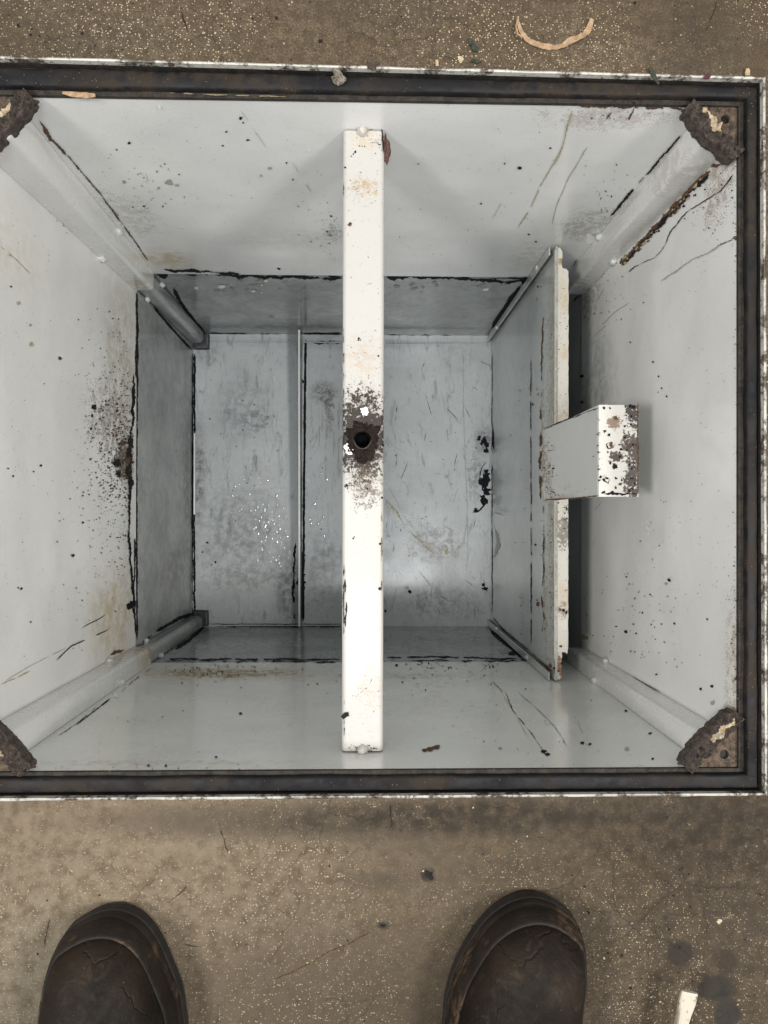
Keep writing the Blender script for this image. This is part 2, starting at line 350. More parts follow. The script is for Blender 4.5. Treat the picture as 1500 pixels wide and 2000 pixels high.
def mk_front(k):
    for a in ((840, 1463, 5, R_), (852, 1459, 5, R_), (829, 1465, 4, R_), (470, 1393, 3, D_), (290, 1495, 3, D_), (324, 1495, 3, D_), (422, 1478, 2.4, D_), (1270, 1432, 3, D_), (1138, 1450, 4, D_), (1152, 1453, 3, D_), (1225, 1461, 4, G_),
              (1062, 1467, 5, D_), (1070, 1473, 4, D_), (1275, 1482, 3, D_), (977, 1461, 3, G_), (1222, 1388, 2, D_)):
        k.spot(*a, asp=1.5)
    k.line([(985, 1345), (1000, 1385), (1025, 1415), (1050, 1450), (1068, 1478)], 1.1, D_, 1, 1, .15); k.line([(960, 1330), (985, 1352)], 1.3, T_, gap=.2)
    k.line([(1010, 1350), (1050, 1385), (1085, 1420), (1110, 1460)], 1.1, G_, 1, 1, .15); k.line([(975, 1345), (1010, 1400), (1030, 1440)], 1.2, T_, gap=.3); k.line([(1120, 1390), (1150, 1460)], 1.1, T_, gap=.35)
    k.splat(880, 1300, 60, 6, 45, (D_, O_, G_), .8, 3.4, (755, 1292, 1035, 1330)); k.splat(800, 1325, 160, 22, 170, (D_, G_, D_), .5, 1.8, (310, 1292, 1060, 1400))
    k.splat(420, 1312, 60, 8, 260, (T_, R_, T_), .7, 2.2, (310, 1298, 660, 1340)); k.splat(1000, 1400, 110, 50, 120, (D_, G_, G_), .5, 1.4, (760, 1300, 1300, 1500)); k.splat(300, 1430, 120, 40, 90, (G_, D_, T_), .5, 1.4, (80, 1330, 660, 1500))
    k.splat(350, 1410, 150, 40, 30, W_, .6, 1.5, (80, 1330, 660, 1500)); k.splat(200, 1500, 120, 4, 60, (T_, R_), .6, 1.6, (70, 1490, 660, 1508)); k.splat(1250, 1500, 120, 4, 60, (T_, R_), .6, 1.6, (760, 1490, 1330, 1506))
    k.line([(190, 1380), (150, 1412), (110, 1440)], 1.6, R_, 1, .5, .05); k.line([(300, 1300), (260, 1330), (238, 1350)], 1.8, R_, 1, .6, .1); k.line([(216, 1363), (150, 1415)], 2, D_, 1, .5, .06)
    k.line([(320, 1290), (480, 1291), (660, 1293)], 2.4, D_, 1, 1, .25); k.line([(760, 1289), (900, 1291), (1030, 1290)], 2, D_, 1, 1, .2)
    k.spot(226, 1357, 6, W_)
U = [(XL, YB), (XR, YB), (XR, YF), (XL, YF)]
sheet('upper_wall', [(XL, YB, ZR), (XR, YB, ZR), (XR, YB, ZM), (XL, YB, ZM)], (0, -1, 0), m_back, mk_back, 'y', YB, -1)
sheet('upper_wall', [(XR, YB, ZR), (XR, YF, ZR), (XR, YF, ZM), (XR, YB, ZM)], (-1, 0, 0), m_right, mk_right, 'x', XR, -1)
sheet('upper_wall', [(XR, YF, ZR), (XL, YF, ZR), (XL, YF, ZM), (XR, YF, ZM)], (0, 1, 0), m_front, mk_front, 'y', YF, 1)
sheet('upper_wall', [(XL, YF, ZR), (XL, YB, ZR), (XL, YB, ZM), (XL, YF, ZM)], (1, 0, 0), m_left, mk_left, 'x', XL, 1)
G = .0022   # lower sheets sit a hair further out, leaving the overlap lip
def ml_back(k):
    k.line([(318, 531), (400, 534), (480, 541), (560, 540), (668, 545)], 6.5, O_, 1.2, 2.4); k.line([(640, 538), (668, 543)], 8, O_, 1, 2)
    k.line([(755, 541), (850, 541), (925, 546), (985, 552), (1038, 545)], 6.5, O_, 1.3, 3); k.line([(755, 540), (800, 540)], 11, O_, 1, 1.5)
    for i in range(45): k.spot(random.choice((random.gauss(500, 40), random.uniform(330, 660), random.uniform(760, 1000))), random.uniform(549, 572), random.uniform(1, 4.5), random.choice((G_, G_, W_)) if random.random() < .5 else G_, 1.8, 0)
    k.line([(405, 653), (500, 655), (580, 656), (668, 657)], 6, O_, .8, .6); k.line([(755, 656), (850, 658), (958, 660)], 6, O_, .8, .8)
    k.line([(590, 652), (668, 652)], 6, O_, .5, .5)
    k.line([(338, 563), (352, 590), (385, 635), (402, 655)], 8, O_, .6, .6); k.spot(318, 535, 9, O_, 1.3); k.spot(308, 530, 6, O_)
    k.line([(1016, 558), (994, 590), (960, 642)], 10, O_, .5, .8)
    k.spot(1030, 552, 12, O_); k.spot(531, 619, 4, G_, 1.6)
def ml_left(k):
    k.line([(268, 572), (269, 700), (267, 900), (268, 1250)], 3.6, O_, 1, .6)
    k.line([(378, 690), (377, 850), (376, 1000), (378, 1205)], 5, O_, .7, .8)
    k.line([(299, 598), (330, 635), (362, 670), (376, 684)], 5, O_, .5, .5); k.line([(274, 572), (290, 580)], 4, O_, 1, 1)
    k.line([(376, 1198), (345, 1210), (318, 1226), (305, 1235)], 8, O_, .6, .8); k.line([(298, 1240), (278, 1254)], 4, O_, .6, .8)
    k.splat(352, 880, 12, 60, 25, (G_,), .8, 2)
def ml_front(k):
    k.line([(405, 1221), (520, 1222), (668, 1222)], 5, O_, .8, .6); k.line([(755, 1219), (958, 1218)], 4.5, O_, .8, .6)
    k.line([(400, 1222), (370, 1250), (342, 1268)], 7, O_, .7, .8); k.line([(320, 1286), (500, 1287), (668, 1288)], 3, O_, 1.2, 1, .15)
    k.line([(755, 1284), (860, 1282), (1030, 1288)], 3, O_, 1.4, 1.5, .1); k.line([(958, 1230), (992, 1260), (1022, 1285)], 9, O_, .5, .8); k.spot(985, 1272, 6, G_, 2.4); k.spot(1000, 1276, 5, D_, 2)
    k.spot(690, 1230, 6, G_, 4)
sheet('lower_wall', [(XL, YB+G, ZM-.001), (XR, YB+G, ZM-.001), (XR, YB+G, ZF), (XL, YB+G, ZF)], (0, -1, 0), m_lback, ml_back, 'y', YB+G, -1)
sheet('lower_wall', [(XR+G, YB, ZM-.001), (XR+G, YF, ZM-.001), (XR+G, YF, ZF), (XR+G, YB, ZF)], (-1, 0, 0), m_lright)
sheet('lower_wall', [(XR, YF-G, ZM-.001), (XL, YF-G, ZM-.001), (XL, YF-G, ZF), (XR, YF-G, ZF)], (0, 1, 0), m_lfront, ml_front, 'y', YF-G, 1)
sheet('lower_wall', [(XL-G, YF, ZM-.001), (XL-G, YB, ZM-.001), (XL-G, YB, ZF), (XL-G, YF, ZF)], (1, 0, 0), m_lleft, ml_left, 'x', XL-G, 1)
def m_fl(k):
    k.line([(380, 690), (380, 850), (379, 1000), (380, 1205)], 5, O_, .8, .8)
    k.line([(597, 662), (596, 760), (594, 900), (593, 1060), (592, 1216)], 6, O_, .35, .5); k.line([(592, 1080), (591, 1140), (588, 1214)], 9, O_, 1., 1.5); k.line([(405, 1219), (668, 1219)], 2, O_, .8, .5); k.line([(577, 1060), (573, 1130), (576, 1212)], 5, O_, 1.2, 2, .2); k.line([(600, 668), (668, 669)], 5, D_, .8, .8)
    for a in ((944, 862, 7, O_), (936, 856, 5, O_), (950, 880, 5, O_), (952, 868, 5, O_), (946, 940, 11, O_), (950, 958, 9, O_), (945, 975, 8, O_), (950, 925, 6, O_), (930, 996, 5, O_),
              (948, 1150, 6, O_), (944, 1143, 4, D_), (930, 875, 2.6, D_), (896, 1068, 3, T_), (872, 1076, 4, T_), (796, 1148, 5, G_), (801, 1155, 4, D_), (753, 1194, 4, D_), (880, 945, 4, G_), (872, 930, 5, G_),
              (590, 745, 4, O_), (586, 1140, 9, O_), (590, 1120, 6, O_), (592, 1085, 6, O_), (610, 1150, 5, G_), (405, 1060, 3, D_), (414, 1103, 3, D_), (396, 1078, 2.4, D_), (421, 1098, 3, D_), (484, 800, 4, G_), (600, 1180, 4, G_)):
        k.spot(*a, asp=random.uniform(.8, 1.5), ang=random.random()*3, jag=.5)
    k.line([(955, 975), (943, 990), (932, 998), (921, 1000)], 4, O_, 1, 1.5); k.line([(952, 900), (940, 915), (936, 935)], 1.6, O_, 1, 1); k.line([(946, 850), (950, 880)], 5, O_, 1, 2)
    # wet looking dirt and scratches
    k.line([(755, 975), (775, 1000), (790, 1028)], 2.6, T_, 1, 1.2, .1); k.line([(800, 1035), (815, 1052), (850, 1083)], 2.4, T_, 1, 1.4, .1); k.line([(815, 1050), (832, 1062)], 3, T_, 1, 1.5)
    k.line([(760, 950), (790, 1010), (840, 1070), (870, 1090)], 1.2, G_, gap=.15); k.line([(800, 1000), (860, 1060), (900, 1085)], 1, G_, gap=.2); k.line([(905, 680), (905, 800), (912, 980), (914, 1100)], 1.3, G_, 1, .8, .12); k.line([(875, 665), (878, 740), (880, 850)], 1, G_, 1, 1, .5)
    k.line([(845, 925), (870, 925), (880, 945)], 2, G_, 1, 1.4, .1); k.line([(914, 1010), (905, 1060), (880, 1090)], 1.2, G_, gap=.2)
    for i in range(15):
        x = random.uniform(600, 665); y = random.uniform(740, 900); k.line([(x, y), (x+random.uniform(-3, 3), y+random.uniform(30, 90))], random.uniform(.8, 1.8), G_, 1, .8, .25)
    for i in range(22):
        x = random.uniform(460, 545); y = random.uniform(680, 880); k.line([(x, y), (x+random.uniform(-6, 12), y+random.uniform(20, 70))], random.uniform(.7, 1.4), G_, 1, 1, .25)
    for i in range(60):
        x = random.uniform(760, 940); y = random.uniform(700, 1200); a = random.uniform(-.4, 1.2); L = random.uniform(8, 45); k.line([(x, y), (x+L*math.sin(a), y+L*math.cos(a))], random.uniform(.6, 1.1), random.choice((G_, G_, D_)), 1, .8, .3)
    for i in range(20):
        x = random.uniform(395, 560); y = random.uniform(900, 1200); a = random.uniform(-1.5, 1.5); L = random.uniform(8, 35); k.line([(x, y), (x+L*math.cos(a), y+L*math.sin(a))], .9, G_, 1, .8, .3)
    k.line([(425, 1105), (435, 1085), (438, 1065)], 2, G_, 1, .6)
    k.splat(820, 900, 110, 170, 200, (G_, D_, G_), .5, 1.5, (755, 670, 955, 1210)); k.splat(480, 1000, 80, 150, 170, (G_, D_, G_), .5, 1.6, (385, 670, 575, 1210)); k.splat(630, 1000, 30, 150, 60, (G_, D_), .5, 1.6, (600, 670, 668, 1210))
    k.splat(815, 1060, 40, 30, 60, (D_, G_), .5, 1.6); k.splat(490, 830, 40, 30, 50, (G_, D_), .6, 2)
sheet('tank_floor', [(XL-G, YF-G, ZF), (XR+G, YF-G, ZF), (XR+G, YB+G, ZF), (XL-G, YB+G, ZF)], (0, 0, 1), m_floor, m_fl, 'z', ZF, 1)

# ---- bright cove fold at the far edge of the bottom and low weld rails
m_pl = paint('paint_plain', (.62, .63, .62), rough=.28, speck=.4)
bm = bmesh.new(); box(bm, -.322, .238, .3285, .3315, ZF+.0006, ZF+.0035)
link('floor_ridge', bm, m_floor, tank, bevel=.0012)
bm = bmesh.new(); box(bm, XL+.0005, XL+.0035, .0, .155, ZF+.0006, ZF+.009)
link('side_rail', bm, m_pl, tank, bevel=.0012)

# ---- weir rib standing on the bottom
p0 = pix(589, 900, 'z', ZF).x
bm = bmesh.new(); zt = ZF+.052
prism(bm, [(p0-.0015, YF+.001, ZF), (p0+.0015, YF+.001, ZF), (p0+.0015, YB-.001, ZF), (p0-.0015, YB-.001, ZF)],
      [(p0-.0018, YF+.001, zt-.022), (p0+.0012, YF+.001, zt-.022), (p0+.0012, YB-.001, zt), (p0-.0018, YB-.001, zt)])
bmesh.ops.recalc_face_normals(bm, faces=bm.faces)
rib = link('divider_rib', bm, paint('paint_rib', (.42, .44, .45), [((p0, -.16, ZF), (.03, .08, .06), BLACK, .9, 'soft', 60), ((p0, .32, ZF), (.03, .03, .06), BLACK, .9, 'soft', 60)], film=((.05, .055, .06), 1.)), tank)
bm = bmesh.new(); prism(bm, [(p0-.0030, YF+.002, zt-.022), (p0+.0010, YF+.002, zt-.022), (p0+.0010, YB-.002, zt), (p0-.0030, YB-.002, zt)], [(p0-.0026, YF+.002, zt-.0205), (p0+.0004, YF+.002, zt-.0205), (p0+.0004, YB-.002, zt+.0015), (p0-.0026, YB-.002, zt+.0015)])
link('rib_edge', bm, m_pl, rib, bevel=.0004)

# ---- corner posts: square tube with a rolled ridge, sitting in each corner
m_post = paint('paint_post', (.74, .745, .73), [
    ((XL+.02, YB-.02, -.44), (.03, .03, .05), YEL, .5, 'dis', 70), ((XL+.02, YF+.02, -.45), (.04, .04, .06), (.4, .27, .1), .8, 'soft', 60),
    ((XL+.02, YF+.02, -.47), (.03, .03, .025), (.25, .12, .04), .8, 'dis', 80), ((XR-.02, YB-.02, -.1), (.05, .05, .08), (.32, .28, .22), .4, 'dis', 60)], rough=.25, bk=.16)
m_postl = paint('paint_post_low', (.42, .43, .42), [((XL, YF, -.78), (.05, .05, .12), BLACK, .6, 'soft', 60)], film=((.15, .16, .16), .6), rough=.3, bk=.2)
def post(cx, cy, sx, sy, a0, a1, z0, z1, mat, name, r=.0065, marks=None):
    bm = bmesh.new()
    def prof(a, z, ins=0.):
        a -= ins; pts = [(0, 0), (a, 0)]
        for i in range(9):
            t = math.pi/2*i/8; pts.append((a-r+r*math.cos(t), a-r+r*math.sin(t)))
        pts.append((0, a)); return [(cx+sx*x, cy+sy*y, z) for x, y in pts]
    R = [prof(a0, z0), prof(a1, z1+.006), prof(a1, z1+.0015, .0008), prof(a1, z1, .003)]
    rows = [[bm.verts.new(p) for p in q] for q in R]; n = len(rows[0])
    for i in range(3):
        for j in range(n): bm.faces.new((rows[i][j], rows[i][(j+1) % n], rows[i+1][(j+1) % n], rows[i+1][j]))
    bm.faces.new(rows[0]); bm.faces.new(rows[-1][::-1])
    bmesh.ops.recalc_face_normals(bm, faces=bm.faces)
    o = link(name, bm, mat, tank)
    for p in o.data.polygons: p.use_smooth = len(p.vertices) == 4
    md = o.modifiers.new('e', 'EDGE_SPLIT'); md.split_angle = .8
    return o
def weld(x, y, z, parent, r=.0045, seed=0, mat=None):
    bm = bmesh.new(); bmesh.ops.create_icosphere(bm, subdivisions=3, radius=r)
    for v in bm.verts:
        n = mn.noise(v.co*500+Vector((seed, 0, 0)))
        v.co = v.co*(1+.35*n); v.co.z *= 1.6; v.co += Vector((x, y, z))
    return link('weld_bead', bm, mat or m_pl, parent, smooth=True)
e = .0004
for (cx, cy, sx, sy, at, ab) in ((XL, YB, 1, -1, .034, .026), (XR, YB, -1, -1, .027, .026), (XR, YF, -1, 1, .024, .022), (XL, YF, 1, 1, .026, .024)):
    o = post(cx+sx*e, cy+sy*e, sx, sy, at, ab, ZR-.006, ZM+.004, m_post, 'corner_post')
    zz = -.33 if cy > 0 else -.36
    aw = at+(ab-at)*.65
    weld(cx+sx*.003, cy+sy*aw, zz, o, seed=cx*99); weld(cx+sx*aw, cy+sy*.003, zz+.02, o, seed=cy*77)
    if cx < 0:
        q = post(cx+sx*e, cy+sy*e, sx, sy, .020, .021, ZM-.002, ZF+.018, m_postl, 'lower_corner_post', r=.009)
        weld(cx+sx*.001, cy+sy*.023, ZM-.05, q, .004, seed=3); weld(cx+sx*.023, cy+sy*.001, ZM-.05, q, .004, seed=8)
        bm = bmesh.new(); a = .030
        prism(bm, [(cx, cy, ZF+.0008), (cx+sx*a, cy, ZF+.0008), (cx+sx*a, cy+sy*a, ZF+.0008), (cx, cy+sy*a, ZF+.0008)],
              [(cx, cy, ZF+.012), (cx+sx*a, cy, ZF+.012), (cx+sx*a*.93, cy+sy*a*.93, ZF+.012), (cx, cy+sy*a, ZF+.012)])
        link('post_foot', bm, simple('foot_grime', (.03, .034, .04), .4, .5, 200), q, bevel=.003, seg=3)

# ---- cross bar with threaded hole
BZ = -.062; bx0, bx1 = -.0205, .0162
hc = pix(708, 858, 'z', BZ); hr = .0076
m_bar = paint('paint_bar', (.455, .447, .425), [
    ((hc.x, hc.y, BZ), (.034, .050, .02), (.09, .065, .045), .9, 'soft', 90), ((hc.x, hc.y+.001, BZ), (.022, .024, .02), (.015, .012, .011), 1., 'soft', 120),
    ((hc.x, hc.y+.004, BZ), (.040, .056, .02), (.026, .018, .012), 1., 'dis2', 110),
    ((hc.x, hc.y+.002, BZ), (.023, .034, .02), (.016, .012, .010), .93, 'dis2', 130),
    (px_(716, 955, 'z', BZ), (.022, .028, .02), (.10, .075, .05), .8, 'dis', 110),
    (px_(712, 365, 'z', BZ), (.022, .014, .01), (.35, .22, .1), .6, 'dis', 90),
    (px_(715, 265, 'z', BZ), (.022, .02, .01), (.45, .35, .22), .5, 'dis', 90),
    (px_(710, 700, 'z', BZ), (.025, .03, .01), (.4, .3, .2), .45, 'dis', 90),
    (px_(720, 1340, 'z', BZ), (.022, .03, .01), (.42, .36, .28), .45, 'dis', 90),
    (px_(708, 1210, 'z', BZ), (.022, .05, .01), (.6, .58, .53), .5, 'soft', 60),
    (px_(742, 1100, 'z', BZ), (.004, .12, .01), (.5, .45, .38), .5, 'dis', 90)], rough=.38, coat=.1, speck=.5, cdark=.97)
bm = bmesh.new(); s = .0150
cxm = (bx0+bx1)/2; y0, y1 = YF+.0012, YB-.0012; r = .0045
# section of the tube in x,z, rounded upper edges
def barprof(y, ins=0.):
    pts = []
    for i in range(7):
        t = math.pi/2*i/6; pts.append((bx0+r-r*math.cos(t), y, BZ-r+r*math.sin(t)))
    for i in range(7):
        t = math.pi/2*(1-i/6); pts.append((bx1-r+r*math.cos(t), y, BZ-r+r*math.sin(t)))
    pts += [(bx1, y, BZ-.030), (bx0, y, BZ-.030)]
    return pts
def run(ya, yb, cap0, cap1):
    A = [bm.verts.new(p) for p in barprof(ya)]; B = [bm.verts.new(p) for p in barprof(yb)]; n = len(A)
    for i in range(n): bm.faces.new((A[i], B[i], B[(i+1) % n], A[(i+1) % n]))
    if cap0: bm.faces.new(A)
    if cap1: bm.faces.new(B[::-1])
    return A, B
ya, yb = hc.y-s, hc.y+s
run(y0, ya, True, False); run(yb, y1, False, True)
# middle: same section but the flat top face has a round hole
A = [bm.verts.new(p) for p in barprof(ya)]; B = [bm.verts.new(p) for p in barprof(yb)]; n = len(A)
for i in range(n):
    if i == 6: continue
    bm.faces.new((A[i], B[i], B[(i+1) % n], A[(i+1) % n]))
tl, tr = bx0+r, bx1-r; K = 32; ring = []; outer = []
for i in range(K):
    t = 2*math.pi*i/K; c_, s_ = math.cos(t), math.sin(t)
    rr = hr*(1+.05*math.sin(3*t)); ring.append(bm.verts.new((hc.x+rr*c_, hc.y+rr*s_, BZ)))
    m = min(((tr-hc.x) if c_ > 0 else (hc.x-tl))/max(abs(c_), 1e-6), s/max(abs(s_), 1e-6))
    outer.append(bm.verts.new((hc.x+m*c_, hc.y+m*s_, BZ)))
low = [bm.verts.new((v.co.x, v.co.y, BZ-.028)) for v in ring]
for i in range(K):
    j = (i+1) % K; bm.faces.new((outer[i], outer[j], ring[j], ring[i])); f = bm.faces.new((ring[i], ring[j], low[j], low[i])); f.material_index = 1
f = bm.faces.new(low); f.material_index = 5
# fill the four corner slivers of the flat top
for qx in (tl, tr):
    for qy in (ya, yb):
        pts = [v for v in outer if (abs(v.co.x-qx) < 1e-5 or abs(v.co.y-qy) < 1e-5)]
        near = min((v for v in outer if abs(v.co.x-qx) < 1e-5), key=lambda v: abs(v.co.y-qy)); near2 = min((v for v in outer if abs(v.co.y-qy) < 1e-5), key=lambda v: abs(v.co.x-qx))
        c = bm.verts.new((qx, qy, BZ))
        if near is not near2: bm.faces.new((near, c, near2))
bmesh.ops.remove_doubles(bm, verts=bm.verts, dist=1e-6)
bmesh.ops.recalc_face_normals(bm, faces=bm.faces)
k = Marks(bm, 'z', BZ, 1)
k.line([(670, 250), (676, 247), (697, 246), (700, 252)], 3, D_, .6, .4); k.line([(718, 247), (745, 250), (748, 262), (749, 300)], 2.6, D_, .8, .5); k.spot(725, 250, 4, D_, 1.8)
k.line([(671, 330), (671, 420)], 1.3, D_, 1, .4, .5); k.line([(671, 620), (671, 790)], 1.4, D_, 1, .5, .5); k.line([(671, 1100), (671, 1240)], 2, D_, 1, .6, .35); k.line([(674, 1130), (676, 1200), (674, 1225)], 2.6, D_, 1, 1.2, .3); k.line([(747, 380), (747, 560)], 1.2, D_, 1, .4, .7)
k.line([(672, 1350), (672, 1440)], 1.3, D_, 1, .4, .6); k.line([(746, 1000), (746, 1160)], 1.3, D_, 1, .4, .6)
for a in ((694, 296, 3.4, D_), (690, 301, 2.4, D_), (686, 305, 1.4, D_), (674, 327, 3, D_), (683, 438, 4.6, R_), (683, 438, 2, D_), (701, 661, 3.4, D_), (704, 664, 2.2, D_), (700, 664, 2, D_), (702, 285, 1.4, D_), (707, 285, 1.3, D_), (712, 286, 1.3, D_),
          (742, 1062, 3.4, D_), (746, 972, 3, D_), (742, 1150, 4, D_), (690, 1052, 2, D_), (692, 1049, 1.5, D_), (739, 695, 2, D_), (748, 870, 4, D_), (677, 948, 4, D_), (717, 955, 3, D_), (676, 1190, 3, D_), (742, 282, 2.2, D_)):
    k.spot(*a)
k.spot(712, 803, 9, 4, 1.1, .3); k.spot(683, 880, 9, 4, 1.1, .2); k.spot(678, 872, 6, 4)
k.splat(708, 780, 20, 14, 200, (D_, R_, D_), .5, 1.5, (672, 735, 747, 830)); k.splat(712, 925, 22, 22, 240, (D_, R_, D_), .5, 1.5, (672, 895, 747, 990)); k.splat(708, 700, 25, 40, 70, (T_, R_), .5, 1.2, (673, 500, 746, 790)); k.splat(710, 370, 18, 20, 90, (T_, R_, T_), .5, 1.3, (673, 250, 746, 470))
k.splat(710, 1250, 24, 120, 110, (T_, G_), .5, 1.2, (673, 960, 746, 1465)); k.splat(710, 1350, 14, 20, 50, (T_, R_), .5, 1.5, (673, 1300, 746, 1400)); k.splat(735, 275, 10, 12, 40, (R_, D_), .5, 1.6, (673, 250, 747, 320)); k.splat(708, 1462, 22, 4, 60, (R_, D_), .6, 2, (673, 1452, 747, 1468))
bar = link('cross_bar', bm, [m_bar]+SL, tank)
for p in bar.data.polygons:
    if p.material_index == 0 and abs(p.normal.z) < .99 and p.area > 1e-5: p.use_smooth = False
# caked grime round the hole
def crust(name, ctr, a, b, h, mat, parent, seed, hole=0., n=40, freq=90, rings=9):
    bm = bmesh.new(); rows = []
    for j in range(rings+1):
        t = j/rings; row = []
        for i in range(n):
            th = 2*math.pi*i/n; c_, s_ = math.cos(th), math.sin(th)
            q = 1+.34*mn.noise(Vector((c_*1.7+seed, s_*1.7, seed)))+.28*mn.noise(Vector((c_*5+seed, s_*5, seed)))+.14*mn.noise(Vector((c_*14+seed, s_*14, seed)))
            ro = Vector((a*c_*q, b*s_*q)); ri = Vector((hole*c_, hole*s_)); p = ri.lerp(ro, t)
            z = h*max(0, math.sin(math.pi*min(1, .15+t*.85)))**.6*(.55+.9*abs(mn.noise(Vector((p.x*freq*3, p.y*freq*3, seed)))))+.0012*mn.noise(Vector((p.x*900, p.y*900, seed)))
            if t == 1: z = -.0005
            if t == 0 and hole: z = h*.35
            row.append(bm.verts.new((ctr[0]+p.x, ctr[1]+p.y, ctr[2]+z)))
        rows.append(row)
    for j in range(rings):
        for i in range(n): bm.faces.new((rows[j][i], rows[j+1][i], rows[j+1][(i+1) % n], rows[j][(i+1) % n]))
    if not hole: bmesh.ops.remove_doubles(bm, verts=rows[0], dist=1e-4)
    bmesh.ops.recalc_face_normals(bm, faces=bm.faces)
    return link(name, bm, mat, parent, smooth=True)
m_crust = simple('caked_grime', (.005, .0045, .0045), .75, .6, 300, 1., col2=(.026, .017, .011), spec=.2, bd=.002)
crust('grime_crust', (hc.x, hc.y-.001, BZ), .0158, .0185, .0016, m_crust, bar, 3.1, hole=.0079, n=110, rings=14)
b_ = NB('hole_nut_shade'); M_nut_shade = b_.fin((.004, .004, .005), .5, spec=.25)  # near-black: the shade inside the holes is put into the colour
bm = bmesh.new(); rows = []
for j in range(18):
    row = []
    for i in range(32):
        t = 2*math.pi*i/32; rr = hr-.0006-.0006*(j % 2); row.append(bm.verts.new((hc.x+rr*math.cos(t), hc.y+rr*math.sin(t), BZ-.001-j*.0012)))
    rows.append(row)
for j in range(17):
    for i in range(32): bm.faces.new((rows[j][i], rows[j][(i+1) % 32], rows[j+1][(i+1) % 32], rows[j+1][i]))
link('threaded_socket', bm, M_nut_shade, bar)
# end welds
for yy in (y0+.001, y1-.001): 
    w = weld(-.0035 if yy > 0 else -.002, yy, BZ-.001, bar, .0048, seed=yy*50, mat=m_bar)
crust('rust_scab', (bx1+.0015, YB-.016, BZ-.006), .004, .013, .004, simple('rust_scab', (.09, .045, .035), .8, .5, 500, 1.), bar, 7.7, n=24, rings=5)

